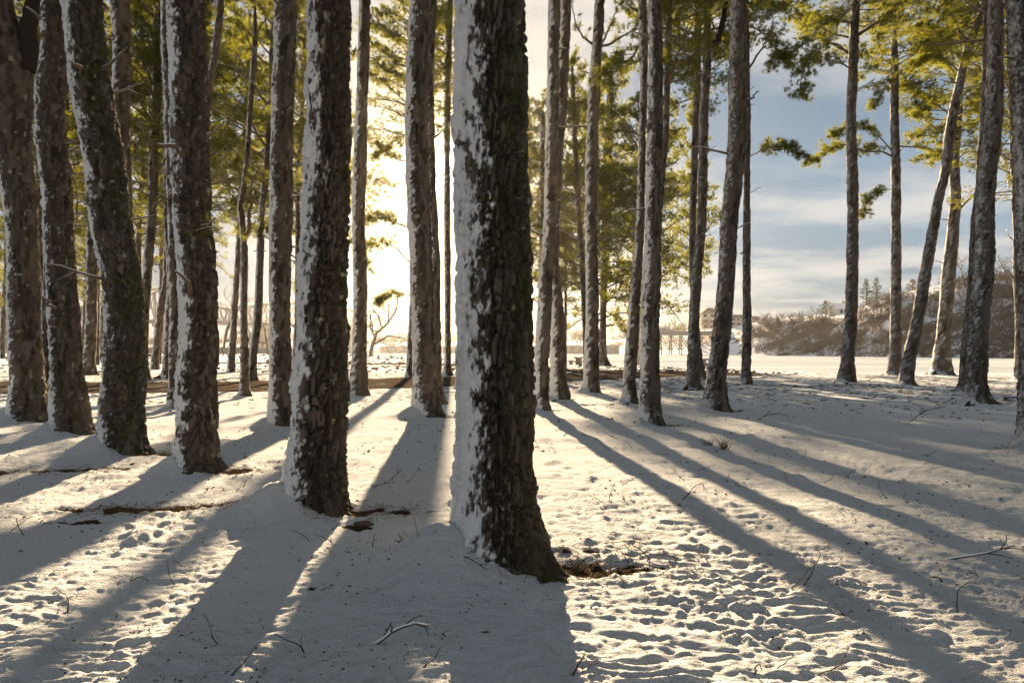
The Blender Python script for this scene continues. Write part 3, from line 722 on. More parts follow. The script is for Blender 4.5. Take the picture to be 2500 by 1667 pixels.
hm.done(hm.bsdf(c, 0.95, hm.bump(n2, 1.0, 0.8)))
snowy = np.where(TG > 0.29, 0.3, np.where(TG > 0.24, 0.08, -0.02)) + np.where((PXG > 1480) & (PXG < 1800) & (TG < 0.14), 0.12, 0)
structure(obj('bluff', mesh_np('bluff', np.stack([Xh.ravel(), Yh.ravel(), Zh.ravel()], -1), Q, True, {'snowy': snowy.ravel()}), hm.m))

# ------------------------------------------------------------------ trunks
SNOW_TH = math.radians(-180 + 12)      # windward side: -X, a little towards the camera
def trunk_arrays(t):
    rows = sorted(t['rows'], key=lambda r: -r[0])          # ground first
    D = t['D']; Yd = t['Y']
    z = np.array([gz(r[0], Yd) for r in rows]); z[0] = 0.0
    xc = np.array([gx((r[1] + r[2]) / 2, Yd) for r in rows]); rr = np.array([(r[2] - r[1]) / 2 / F * Yd for r in rows])
    H = max(t['H'], z[-1] + 2.0)
    k = max(0, len(z) - 3)
    sl = (xc[-1] - xc[k]) / max(z[-1] - z[k], 0.5)
    sl = float(np.clip(sl, -0.25, 0.25))
    top = np.linspace(z[-1], H, 7)[1:]
    f = (top - z[-1]) / (H - z[-1])
    xt = xc[-1] + sl * 0.7 * (top - z[-1])
    rt = rr[-1] * (1 - 0.85 * f)
    if t['crown'] is None: rt = np.maximum(rr[-1] * (1 - 0.8 * f), 0.01)
    Z = np.concatenate([z, top]); Xc = np.concatenate([xc, xt]); R = np.concatenate([rr, rt])
    Z = np.concatenate([[-0.35], Z]); Xc = np.concatenate([[Xc[0]], Xc]); R = np.concatenate([[R[0] * 1.04], R])
    return Z, Xc, R, H
def smooth_interp(zs, Z, A):
    """monotone-ish smooth interpolation (Catmull-Rom tangents)"""
    m = np.gradient(A, Z)
    i = np.clip(np.searchsorted(Z, zs) - 1, 0, len(Z) - 2)
    h = Z[i + 1] - Z[i]; u = (zs - Z[i]) / h
    return ((2*u**3 - 3*u**2 + 1) * A[i] + (u**3 - 2*u**2 + u) * h * m[i] + (-2*u**3 + 3*u**2) * A[i+1] + (u**3 - u**2) * h * m[i+1])

def voro(u, v, nu, seed):
    """cellular pattern, u wraps after nu cells; returns F1, F2-F1, cell random"""
    iu = np.floor(u); iv = np.floor(v)
    d1 = np.full(u.shape, 9.0); d2 = np.full(u.shape, 9.0); cid = np.zeros(u.shape)
    for du in (-1, 0, 1):
        for dv in (-1, 0, 1):
            a = iu + du; b = iv + dv; aw = np.mod(a, nu)
            px_ = a + 0.12 + 0.76 * hsh(aw, b, 1, seed); py_ = b + 0.12 + 0.76 * hsh(aw, b, 2, seed)
            d = np.hypot(u - px_, v - py_)
            rnd = hsh(aw, b, 3, seed)
            cl = d < d1
            d2 = np.where(cl, d1, np.minimum(d2, d)); cid = np.where(cl, rnd, cid); d1 = np.where(cl, d, d1)
    return d1, d2 - d1, cid

def build_tree(t, idx):
    D, Yd = t['D'], t['Y']
    Z, Xc, R, H = trunk_arrays(t)
    wpx = 2 * np.median(R[1:len(t['rows'])]) * 683 / D
    big = wpx > 17
    sp = (1.25 if D < 13 else 1.7 if big else 2.6) * D / 683
    ztop = EYE + 860 / F * D + 0.3
    zs = np.concatenate([np.arange(-0.3, min(ztop, H - 0.5), sp), np.arange(min(ztop, H - 0.5), H, 0.5), [H]])
    xc = smooth_interp(zs, Z, Xc); rr = np.maximum(np.interp(zs, Z, R), 0.012)
    wob = 0.04 * vn2(zs * 0.45 + idx * 13.1, np.zeros_like(zs), 61 + idx) * np.clip(zs / 2, 0, 1)
    yc = Yd + wob * 2
    rr = rr * (1 + 0.035 * vn2(zs * 1.6, np.full_like(zs, idx * 3.7), 62))
    nf = int(np.clip(math.pi * wpx / 2 / (1.1 if D < 13 else 1.4 if big else 1.9), 9, 130))
    nb = max(7, int(nf * 0.45))
    cam_a = math.atan2(-Yd, -t['X'])
    th = np.concatenate([cam_a + np.linspace(-math.pi / 2 * 1.1, math.pi / 2 * 1.1, nf, endpoint=False),
                         cam_a + np.linspace(math.pi / 2 * 1.1, math.pi * 2 - math.pi / 2 * 1.1, nb, endpoint=False)])
    n = len(th); m = len(zs)
    TH, ZS = np.meshgrid(th, zs)
    RR = np.broadcast_to(rr[:, None], TH.shape)
    # root flare lobes near the ground
    r0 = t['r']
    lob = np.exp(-np.maximum(ZS, 0) / (0.55 * r0 + 0.02))
    RR = RR * (1 + lob * (0.16 * np.cos(3 * TH + idx) + 0.13 * np.cos(5 * TH + 2 * idx) + 0.05))
    xn = np.cos(TH) * r0; yn = np.sin(TH) * r0
    cw = 0.062 if D < 9 else (0.075 if D < 16 else 0.10)
    ch = cw * 3.0
    nu = max(5, round(2 * math.pi * r0 / cw))
    warp = fbm3(xn * 7, yn * 7, ZS * 4, 2, 70 + idx)
    warp2 = fbm3(xn * 9 + 5, yn * 9, ZS * 6, 2, 71 + idx)
    U = np.mod(TH, 2 * np.pi) / (2 * np.pi) * nu + 0.6 * warp + 0.45 * warp2; Vv = ZS / ch + 0.8 * warp2 + 0.5 * warp
    _, edge, cid = voro(U, Vv, nu, 80 + idx)
    if D < 13:                                              # finer flakes between areas of broad plates
        _, e2, c2 = voro(U * 2, Vv * 1.6, nu * 2, 180 + idx)
        mk = sstep(-0.05, 0.15, fbm3(xn * 4 + 9, yn * 4, ZS * 2.2, 2, 181 + idx))
        edge = np.minimum(edge, edge * mk + (1 - mk) * e2 * 0.9); cid = cid * mk + (1 - mk) * (0.5 * cid + 0.5 * c2)
    plate = sstep(0.05, 0.18, edge)
    # long furrows running up the trunk
    fu = np.abs(fbm3(xn * 16 + 3, yn * 16, ZS * 1.9 + 0.6 * warp, 3, 75 + idx))
    furrow = sstep(0.0, 0.13, fu)
    plate = plate * (0.35 + 0.65 * furrow)
    amp = min(0.052 if D < 13 else 0.036, 0.17 * r0 + 0.004)
    fine = fbm3(xn * 28, yn * 28, ZS * 16, 2, 72)
    hb = amp * (plate * (0.65 + 0.6 * cid) - 0.75) + amp * 0.28 * fine + amp * 0.6 * warp
    hb = hb * np.clip((H - ZS) / 6, 0.3, 1)
    # snow blown on to the windward side
    ca = np.cos(TH - SNOW_TH)
    big_n = fbm3(xn * 2.2, yn * 2.2, ZS * 0.9, 2, 90 + idx)
    cl_n = fbm3(xn * 13, yn * 13, ZS * 8.0, 3, 91 + idx)
    cl_f = fbm3(xn * 34, yn * 34, ZS * 22.0, 2, 92 + idx)
    half = t.get('half', 0.56)
    s = (ca - half) * 1.5 + 0.34 * big_n + 0.75 * cl_n + 0.55 * cl_f - 0.38 * (plate * (0.5 + cid) - 0.6)
    s = s + 0.9 * np.exp(-np.maximum(ZS, 0) / 0.22) * (ca > -0.1) * np.clip(ca + 0.3, 0, 1)
    s = s * np.clip((ca + 0.35) * 3, 0, 1) - np.clip(-ca - 0.3, 0, 1) * 0.6
    # stray flecks of snow caught in the bark all round
    fl = vn3(xn * 34, yn * 34, ZS * 26, 95 + idx)
    s = np.maximum(s, (fl - 0.89) * 1.6 - np.clip(-ca - 0.1, 0, 1) * 0.2)
    thin = 1.0 - 0.72 * sstep(0.5, 6.0, np.array(t['X']))  # sparser, darker crust on right-hand trees, painting in their weaker light
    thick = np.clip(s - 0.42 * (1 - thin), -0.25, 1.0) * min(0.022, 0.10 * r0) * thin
    rad = RR + hb - 0.15 * amp
    co, si = np.cos(TH), np.sin(TH)
    def surf(r): return np.stack([xc[:, None] + co * r - t['X'], yc[:, None] + si * r - t['Y'], ZS], -1).reshape(-1, 3)
    i = np.arange(m - 1)[:, None] * n; j = np.arange(n)[None]; j2 = (j + 1) % n
    Q = np.stack([i + j, i + j2, i + n + j2, i + n + j], -1).reshape(-1, 4)
    root = thing('pine_tree', t['label'], 'tree', (t['X'], t['Y'], 0), 'pine trees of the lakeside grove')
    moss = np.clip(t.get('moss', 0.12) * (0.9 + 1.5 * fbm3(xn * 3, yn * 3, ZS * 1.2, 2, 97 + idx)) * (0.35 + 0.9 * np.clip(np.cos(TH + 0.35), 0, 1)), 0, 0.9)
    lich = np.where(vn3(xn * 13 + 3, yn * 13, ZS * 9, 99 + idx) > 0.80 - 0.22 * t.get('lich', 0.1), 0.75, 0.0) * (0.4 + 0.6 * plate)
    tr = obj('trunk', mesh_np('trunk', surf(rad), Q, True, {'plate': cid.ravel(), 'moss': moss.ravel(), 'lichen': lich.ravel()}), BARK, root)
    # snow crust: only where there is snow
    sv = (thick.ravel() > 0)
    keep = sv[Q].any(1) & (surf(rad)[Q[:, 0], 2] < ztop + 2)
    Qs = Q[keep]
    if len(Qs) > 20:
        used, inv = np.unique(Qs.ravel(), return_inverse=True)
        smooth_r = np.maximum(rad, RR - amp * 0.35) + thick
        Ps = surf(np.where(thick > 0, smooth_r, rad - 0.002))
        so = obj('snow', mesh_np('snow', Ps[used], inv.reshape(-1, 4), True, {'cover_shade': np.clip(thick.ravel()[used] / 0.013, 0, 1)}), CRUST, tr)
    t['root'] = root; t['trunk'] = tr
    t['axis'] = lambda zq: np.array([np.interp(zq, zs, xc), np.interp(zq, zs, yc), zq])
    t['rad'] = lambda zq: float(np.interp(zq, zs, rr))
    t['Htot'] = H
    return root
for ti, t in enumerate(TREES):
    build_tree(t, ti)
TID = {t['id']: t for t in TREES}

# ------------------------------------------------------------------ boughs and crowns
def unit(v): return v / (np.linalg.norm(v, axis=-1, keepdims=True) + 1e-9)
def tuft_mesh(P, Dv, k, L, w, rng, droop=0.0):
    P = np.asarray(P); Dv = unit(np.asarray(Dv)); N = len(P)
    d = unit(Dv[:, None] * 0.62 + rng.normal(size=(N, k, 3)) * 0.62 + np.array([0, 0, 0.12 - droop]))
    pr = unit(np.cross(d, rng.normal(size=(N, k, 3))))
    le = L * (0.6 + 0.5 * rng.random((N, k, 1)))
    b = P[:, None] + rng.normal(size=(N, k, 3)) * 0.025
    V = np.stack([b + pr * w * 0.5, b + d * le, b - pr * w * 0.5], 2).reshape(-1, 3)
    i = np.arange(N * k)[:, None] * 3
    return V, i + [0, 1, 2]
def bough(wood, tp, td, P, r0, r1, rng, nsub=8, sublen=1.2, start=0.25, ntuft=5, up=0.1, dens=1.0, sideflat=True):
    """one bough along polyline P: tapered wood, side shoots, tuft places"""
    P = np.asarray(P, float); n = len(P)
    wood.tube(P, np.linspace(r0, r1, n), 5)
    Ltot = np.linalg.norm(np.diff(P, axis=0), axis=1).sum()
    for i in range(nsub):
        f = start + (1 - start) * (i + rng.random()) / nsub
        q = f * (n - 1); a = min(int(q), n - 2); u = q - a
        p = P[a] * (1 - u) + P[a + 1] * u; tg = unit(P[a + 1] - P[a])
        side = unit(np.cross(tg, [0, 0, 1.0])) * (1 if i % 2 else -1)
        dr = unit(tg * (0.55 + 0.5 * rng.random()) + side * (0.6 + 0.6 * rng.random()) + np.array([0, 0, up + 0.35 * rng.normal() * (0.5 if sideflat else 1)]))
        sl = sublen * (0.55 + 0.6 * rng.random()) * (1.15 - 0.6 * f)
        s = [p]; dd = dr
        for k in range(3):
            dd = unit(dd + rng.normal(size=3) * 0.16 + np.array([0, 0, 0.05]))
            s.append(s[-1] + dd * sl / 3)
        s = np.array(s)
        wood.tube(s, np.linspace(max(r0 * (1 - f) * 0.5, 0.010), 0.005, 4), 3, False)
        if rng.random() > dens: continue
        m = max(2, int(ntuft * (0.7 + 0.6 * rng.random())))
        ff = 0.25 + 0.75 * (np.arange(m) + rng.random(m)) / m
        qq = np.clip(ff * 3, 0, 2.999); aa = qq.astype(int); uu = (qq - aa)[:, None]
        pp = s[aa] * (1 - uu) + s[aa + 1] * uu + rng.normal(size=(m, 3)) * 0.11
        tp.append(pp); td.append(np.tile(dd, (m, 1)) * 0.7 + rng.normal(size=(m, 3)) * 0.5 + np.array([0, 0, 0.15]))
    tp.append(P[-1:]); td.append(unit(P[-1:] - P[-2:-1]))

def crown_variant(kind, seed):
    rng = np.random.default_rng(seed)
    wood = MB(); tp = []; td = []
    if kind == 'high': Lc, Rc, N = 10.0, 3.7, 36
    else: Lc, Rc, N = 16.0, 4.6, 54
    az = rng.random() * 6
    for b in range(N):
        f = (b + rng.random() * 0.9) / N
        az += 2.399 + rng.normal() * 0.35
        z = f * Lc
        if kind == 'high':
            ln = Rc * (0.75 + 0.35 * math.sin(min(f * 2.2, 1.57))) * (1 - 0.72 * max(0, f - 0.35) / 0.65)
            el = math.radians(-8 + 55 * f + rng.normal() * 9)
        else:
            ln = Rc * (0.80 + 0.3 * math.sin(min(f * 3, 1.57))) * (1 - 0.78 * max(0, f - 0.25) / 0.75)
            el = math.radians(2 + 40 * f + rng.normal() * 9)
        ln *= 0.65 + 0.6 * rng.random()
        d = np.array([math.cos(az) * math.cos(el), math.sin(az) * math.cos(el), math.sin(el)])
        P = [np.array([0, 0, z])]
        nseg = 7
        for k in range(nseg):
            cv = (0.10 - 0.07 * k) if kind == 'low' else (0.02 + 0.03 * k)
            if kind == 'low' and k < 2: cv = 0.16
            d = unit(d + rng.normal(size=3) * 0.10 + np.array([0, 0, cv * 0.6]))
            P.append(P[-1] + d * ln / nseg)
        dens = 0.95 if f > 0.25 else (0.55 if kind == 'low' and f < 0.12 else 0.85)
        bough(wood, tp, td, P, 0.028 + 0.011 * ln, 0.010, rng, nsub=int(5 + 3.4 * ln), sublen=0.42 * ln + 0.25, start=0.26, ntuft=8, dens=dens)
    tp = np.concatenate(tp); td = np.concatenate(td)
    nv, nf = tuft_mesh(tp, td, 19, 0.22, 0.022, rng)
    return wood.mesh('branches', True), mesh_np('crown', nv, nf, False), Lc, Rc
CROWNS = {'high': [crown_variant('high', 100 + i) for i in range(2)], 'low': [crown_variant('low', 200 + i) for i in range(2)]}
for k in CROWNS:
    for w_, c_, _, _ in CROWNS[k]:
        w_.materials.append(LIMB); c_.materials.append(NEEDLE)
crng = random.Random(5)
for ti, t in enumerate(TREES):
    if not t['crown']: continue
    kind, zb, rs = t['crown']
    w_, c_, Lc, Rc = CROWNS[kind][ti % 2]
    H = t['Htot']; zb = min(zb, H - 4)
    a = t['axis'](zb); b = t['axis'](H - 0.2)
    dv = Vector(b - a); sc = dv.length / Lc
    q = dv.to_track_quat('Z', 'Y').to_matrix().to_4x4() @ Matrix.Rotation(crng.random() * 6.28, 4, 'Z') @ Matrix.Diagonal((rs, rs, sc, 1))
    M = Matrix.Translation(Vector(a) - Vector((t['X'], t['Y'], 0))) @ q
    for nm, me, mt in (('branches', w_, LIMB), ('crown', c_, NEEDLE)):
        o = obj(nm, me, mt, t['root']); o.matrix_local = M

# boughs the photograph shows one by one: (tree, [(photo x, photo y, depth offset)], radius, leafy, side shoots, shoot length, tufts)
BOUGHS = [
 ('A33', [(2076,55,0),(2040,50,-.6),(2005,60,-1.2),(1970,100,-1.8),(1930,130,-2.2),(1890,150,-2.4)], .085, 1, 18, 1.35, 7),
 ('A33', [(2072,125,0),(2030,108,.4),(1985,85,.8),(1945,50,1.0),(1910,25,1.2),(1880,10,1.2)], .06, 1, 16, 1.2, 7),
 ('A33', [(2072,130,0),(2035,105,-.8),(1990,130,-1.6),(1965,165,-2.0),(1955,200,-2.2),(1962,232,-2.2)], .05, 1, 16, .95, 7),
 ('A33', [(2096,85,0),(2130,60,-.5),(2170,35,-.9),(2215,0,-1.2),(2255,-30,-1.4)], .10, 1, 14, 1.2, 6),
 ('A33', [(2096,82,0),(2120,60,.5),(2138,80,.9),(2150,120,1.1),(2165,160,1.2)], .04, 1, 10, .7, 5),
 ('A33', [(2072,90,0),(2020,75,1.2),(1960,20,2.0),(1900,-20,2.4)], .06, 1, 14, 1.3, 7),
 ('A33', [(2075,165,0),(2040,150,-.3),(2000,140,-.3),(1960,150,-.4)], .04, 1, 12, .9, 6),
 ('A34', [(2178,383,0),(2150,370,-.5),(2110,368,-1.0),(2060,355,-1.2),(2010,378,-1.4),(1985,395,-1.5)], .07, 1, 20, 1.1, 8),
 ('A34', [(2178,372,0),(2140,330,.6),(2100,310,1.2),(2060,318,1.6),(2035,330,1.8)], .05, 1, 18, 1.0, 8),
 ('A34', [(2195,358,0),(2240,360,-.6),(2295,375,-1.2),(2240,390,-1.4)], .06, 1, 14, 1.0, 6),
 ('A34', [(2195,370,0),(2220,345,.5),(2255,330,1.0),(2290,345,1.2),(2275,400,1.2)], .045, 1, 16, 1.0, 7),
 ('A34', [(2176,150,0),(2140,150,-.4),(2115,170,-.9),(2096,196,-1.2)], .06, 1, 8, .7, 4),
 ('A34', [(2176,160,0),(2165,200,-.4),(2145,235,-.8),(2130,262,-.9)], .03, 1, 12, .7, 6),
 ('A34', [(2192,155,0),(2215,170,.4),(2225,200,.6),(2235,245,.7),(2255,270,.8)], .04, 1, 14, .9, 7),
 ('A34', [(2192,140,0),(2225,95,.6),(2255,60,1.0),(2285,35,1.3)], .045, 1, 12, .9, 6),
 ('A34', [(2177,462,0),(2155,466,-.2),(2130,475,-.4),(2115,500,-.5),(2108,525,-.5)], .03, 1, 12, .6, 7),
 ('A34', [(2192,110,0),(2240,130,-.8),(2300,150,-1.4),(2340,185,-1.8)], .05, 1, 18, 1.1, 8),
 ('A36', [(2338,515,0),(2360,492,-.3),(2390,472,-.5),(2425,475,-.6),(2470,476,-.7)], .09, 0, 4, .5, 2),
 ('A36', [(2342,385,0),(2360,372,.3),(2395,372,.5),(2440,378,.6),(2455,400,.7),(2460,440,.7)], .06, 1, 12, .9, 5),
 ('A36', [(2342,275,0),(2365,255,.2),(2395,225,.4),(2430,200,.5)], .09, 1, 12, 1.0, 6),
 ('A36', [(2335,300,0),(2300,265,.4),(2270,250,.9),(2230,225,1.4),(2190,215,1.8)], .06, 1, 20, 1.2, 8),
 ('A36', [(2330,345,0),(2290,320,-.5),(2260,290,-1),(2230,285,-1.4)], .04, 1, 14, 1.0, 6),
 ('A35', [(2348,180,0),(2310,150,.4),(2270,140,.8),(2230,160,1.0)], .05, 1, 14, 1.0, 7),
 ('A35', [(2365,100,0),(2340,70,-.4),(2325,45,-.6),(2318,0,-.8)], .06, 1, 8, .8, 5),
 ('A35', [(2372,80,0),(2330,110,1.0),(2290,90,1.6),(2250,70,2.0)], .05, 1, 16, 1.1, 7),
 ('A32', [(1833,380,0),(1860,368,-.4),(1890,358,-.8),(1930,362,-1.0),(1972,388,-1.2)], .035, 1, 16, .62, 5),
 ('A32', [(1833,60,0),(1870,90,-.5),(1905,130,-.8),(1930,160,-1.0)], .04, 1, 14, 1.0, 6),
 ('A31', [(1822,178,0),(1850,130,-.3),(1872,100,-.5),(1888,62,-.6),(1893,40,-.6)], .035, 0, 5, .45, 0),
 ('A31', [(1824,56,0),(1838,48,-.1),(1852,40,-.2)], .03, 0, 1, .1, 0),
 ('A31', [(1824,244,0),(1838,235,-.1),(1852,225,-.2)], .035, 0, 1, .1, 0),
 ('A31', [(1823,230,0),(1830,220,0),(1839,209,0)], .015, 0, 0, .1, 0),
 ('A31', [(1824,270,0),(1832,260,0),(1839,253,0)], .015, 0, 0, .1, 0),
 ('A30a', [(1738,112,0),(1755,95,-.1),(1764,60,-.2),(1770,20,-.2),(1773,-40,-.2)], .13, 0, 0, .1, 0),
 ('A30a', [(1716,185,0),(1690,165,.3),(1670,130,.6),(1640,95,.9)], .05, 0, 4, .5, 2),
 ('A30a', [(1735,150,0),(1760,130,.6),(1790,90,1.0),(1815,60,1.4)], .04, 1, 14, .9, 6),
 ('A29', [(1640,55,0),(1665,35,-.2),(1695,5,-.3),(1720,-20,-.4)], .06, 0, 3, .5, 2),
 ('A29', [(1636,90,0),(1665,120,.4),(1685,150,.7),(1692,182,.8)], .04, 0, 5, .5, 3),
 ('A27', [(1580,80,0),(1550,130,.8),(1500,170,1.6),(1460,190,2.2)], .05, 1, 9, .9, 4),
 ('A24', [(1446,108,0),(1425,92,-.2),(1407,60,-.3),(1395,5,-.4)], .05, 0, 4, .5, 2),
 ('A24', [(1466,115,0),(1500,100,.4),(1535,80,.8),(1575,60,1.2)], .06, 0, 6, .7, 3),
 ('A24', [(1436,180,0),(1415,165,.3),(1395,150,.6)], .03, 0, 4, .5, 3),
 ('A24', [(1466,112,0),(1485,75,.5),(1500,40,.9),(1520,-10,1.2)], .05, 0, 6, .6, 3),
 ('A26', [(1492,395,0),(1540,372,-.8),(1600,352,-1.2),(1650,365,-1.5)], .10, 1, 10, 1.4, 6),
 ('A26', [(1490,300,0),(1530,270,.5),(1575,220,1.0),(1610,190,1.4)], .10, 1, 12, 1.4, 6),
 ('A26', [(1492,340,0),(1440,290,.8),(1395,258,1.4),(1360,250,1.8)], .09, 1, 12, 1.4, 6),
 ('A26', [(1480,555,0),(1520,560,-1),(1570,590,-1.6),(1620,620,-2.0),(1655,705,-2.2)], .08, 1, 16, 1.3, 7),
 ('A26', [(1480,640,0),(1530,640,.8),(1580,650,1.2),(1640,640,1.6)], .07, 1, 14, 1.2, 7),
 ('A26', [(1480,760,0),(1500,770,-.6),(1520,800,-1),(1535,815,-1.2)], .05, 1, 16, .9, 8),
 ('A26', [(1465,500,0),(1430,480,.8),(1390,450,1.4),(1340,420,2.0)], .08, 1, 12, 1.3, 6),
 ('A26', [(1490,455,0),(1540,440,-1.4),(1600,450,-2.2),(1690,430,-3.0)], .08, 1, 16, 1.4, 7),
 ('A25', [(1412,590,0),(1390,580,.4),(1368,595,.6),(1350,620,.7)], .05, 1, 10, .9, 5),
 ('A20c', [(1002,560,0),(970,545,-.5),(935,530,-.8),(900,540,-1.0),(870,555,-1.2)], .05, 1, 16, .95, 7),
 ('A20c', [(1000,640,0),(960,600,.4),(925,590,.8),(895,610,1.0),(905,660,1.1)], .04, 1, 12, .8, 5),
 ('A20c', [(1004,270,0),(975,235,-.4),(940,205,-.7),(905,180,-.9)], .045, 1, 10, .8, 4),
 ('A20c', [(1004,330,0),(970,350,.5),(940,365,.8),(915,385,1.0)], .035, 1, 12, .7, 6),
 ('A20c', [(1004,170,0),(970,150,.5),(930,120,.8),(900,100,1.0)], .04, 1, 12, .9, 6),
 ('A20c', [(1006,60,0),(975,40,-.5),(935,30,-.9),(895,45,-1.2)], .05, 1, 14, 1.0, 6),
 ('A20c', [(1006,110,0),(970,100,.4),(930,70,.8),(890,60,1.0)], .05, 1, 14, 1.0, 6),
 ('A20c', [(1006,215,0),(970,190,.6),(930,160,1.0),(885,140,1.3)], .045, 1, 14, .9, 5),
 ('A20c', [(1004,400,0),(975,390,-.4),(945,375,-.6),(920,350,-.8)], .035, 1, 9, .6, 4),
 ('A20c', [(1000,720,0),(970,715,-.2),(935,730,-.4),(925,735,-.5)], .03, 1, 12, .55, 6),
 ('A20c', [(1004,490,0),(975,465,0),(955,445,0),(937,435,0)], .02, 0, 4, .3, 1),
 ('A17', [(722,660,0),(735,690,.2),(728,715,.4),(735,745,.4)], .03, 1, 10, .6, 6),
 ('A21', [(1090,55,0),(1076,56,-.1),(1062,58,-.2),(1040,62,-.2)], .06, 0, 1, .3, 0),
 ('A21', [(1090,218,0),(1075,217,-.1),(1060,216,-.1),(1030,214,-.2)], .04, 0, 4, .4, 3),
 ('A15b', [(627,90,0),(640,60,-.3),(658,30,-.5),(690,-15,-.7)], .03, 0, 5, .5, 3),
 ('A15b', [(622,135,0),(605,100,-.2),(590,50,-.4),(570,0,-.5)], .03, 0, 5, .5, 3),
 ('A15b', [(620,150,0),(635,185,.2),(652,210,.3),(672,250,.4)], .035, 0, 3, .4, 2),
 ('A15b', [(596,590,0),(606,560,-.05),(609,525,-.1),(612,490,-.1),(616,455,-.1),(612,425,-.1)], .085, 0, 3, .5, 2),
 ('A15a', [(594,270,0),(565,262,-.3),(540,270,-.5),(505,282,-.7)], .07, 1, 10, .8, 4),
 ('A15a', [(592,330,0),(560,340,.4),(530,355,.7),(500,385,1.0)], .05, 1, 12, .9, 5),
 ('A15a', [(585,495,0),(560,470,-.3),(535,430,-.5),(515,400,-.7)], .05, 1, 12, .9, 5),
 ('A15c', [(640,505,0),(620,490,.3),(600,495,.5),(570,500,.7)], .04, 1, 10, .8, 5),
 ('A5', [(512,520,0),(520,540,-.1),(527,560,-.15),(530,575,-.15)], .012, 1, 6, .22, 3),
 ('A13', [(166,390,0),(180,430,-.2),(189,470,-.3),(186,520,-.3),(180,590,-.3)], .09, 0, 2, .4, 1),
 ('A2', [(135,768,-.25),(122,745,-.35),(112,728,-.45)], .045, 0, 0, .1, 0),
 ('A1', [(72,175,0),(70,120,-.05),(74,60,-.05),(80,0,-.05),(88,-150,0)], .20, 0, 0, .1, 0),
 ('A3', [(262,95,-.1),(270,90,-.15),(279,83,-.2)], .02, 0, 0, .1, 0),
 ('A39', [(2475,680,0),(2468,668,-.1),(2458,658,-.2)], .05, 0, 2, .3, 0),
 ('A32', [(1815,617,0),(1810,619,0),(1805,618,0)], .05, 0, 0, .1, 0),
 ('A28', [(1564,330,0),(1556,340,0),(1549,346,-.05)], .02, 0, 0, .1, 0),
]
for bi, (tid, pts, r, leaf, ns, slen, nt) in enumerate(BOUGHS):
    t = TID[tid]; rng = np.random.default_rng(900 + bi)
    Yd = t['Y']
    P = np.array([(gx(x, Yd + dd), Yd + dd, gz(y, Yd + dd)) for x, y, dd in pts])
    P[0, 1] = t['axis'](P[0, 2])[1]
    C = curve(P, 3 * len(P))
    C[2:] += rng.normal(size=(len(C) - 2, 3)) * 0.025
    wood = MB(); tp = []; td = []
    off = np.array([t['X'], t['Y'], 0])
    if r > 0.12:
        wood.tube(C, np.linspace(r, r * 0.75, len(C)), 14)
    bough(wood, tp, td, C, r, max(r * (0.2 if len(pts) > 3 else 0.5), 0.006) if r < 0.12 else r * 0.7, rng, nsub=int(ns * (1.6 if leaf else 1)), sublen=slen, start=0.18, ntuft=max(int(nt * 1.5), 1), dens=0.95 if nt else 0.0)
    V, Fc = wood.data()
    br = obj('branch', mesh_np('branch', V - off, Fc), BARK if r > 0.12 else LIMB, t['root'])
    if nt:
        tp = np.concatenate(tp); td = np.concatenate(td)
        k = 20
        nv, nf = tuft_mesh(tp, td, k, 0.24 if t['D'] > 12 else 0.12, (0.021 if t['D'] > 12 else 0.005), rng)
        obj('needles', mesh_np('needles', nv - off, nf, False), NEEDLE, br)

# dead stubs on the bare trunks
STUB = []
for i in range(4):
    rng = np.random.default_rng(1500 + i); mb = MB()
    L = (0.35, 0.6, 0.9, 0.22)[i]; P = [np.zeros(3)]; d = np.array([1.0, 0, 0.25 - 0.15 * i])
    for k in range(4):
        d = unit(d + rng.normal(size=3) * 0.16); P.append(P[-1] + d * L / 4)
    mb.tube(P, np.linspace(0.034, 0.012, 5), 6)
    if i in (1, 2): mb.tube([P[2], P[2] + unit(d + rng.normal(size=3) * .6) * L * .35], [0.014, 0.004], 4)
    me = mb.mesh('stub', True); me.materials.append(LIMB); STUB.append(me)
srng = random.Random(77)
for t in TREES:
    if t['D'] < 7.5 or t['D'] > 48 or not t['crown']: continue
    for k in range(srng.randint(2, 5)):
        zt = min(EYE + 860 / F * t['D'], t['crown'][1])
        z = srng.uniform(0.35, 1.0) * zt; a = t['axis'](z); az = srng.uniform(0, 6.28); rr_ = t['rad'](z) * 0.8
        o = obj('branch_stub', STUB[srng.randrange(4)], LIMB, t['root'])
        o.location = (a[0] - t['X'] + math.cos(az) * rr_, a[1] - t['Y'] + math.sin(az) * rr_, z)
        o.rotation_euler = (0, srng.uniform(-0.5, 0.3), az); sc = srng.uniform(0.6, 1.3); o.scale = (sc, sc, sc)

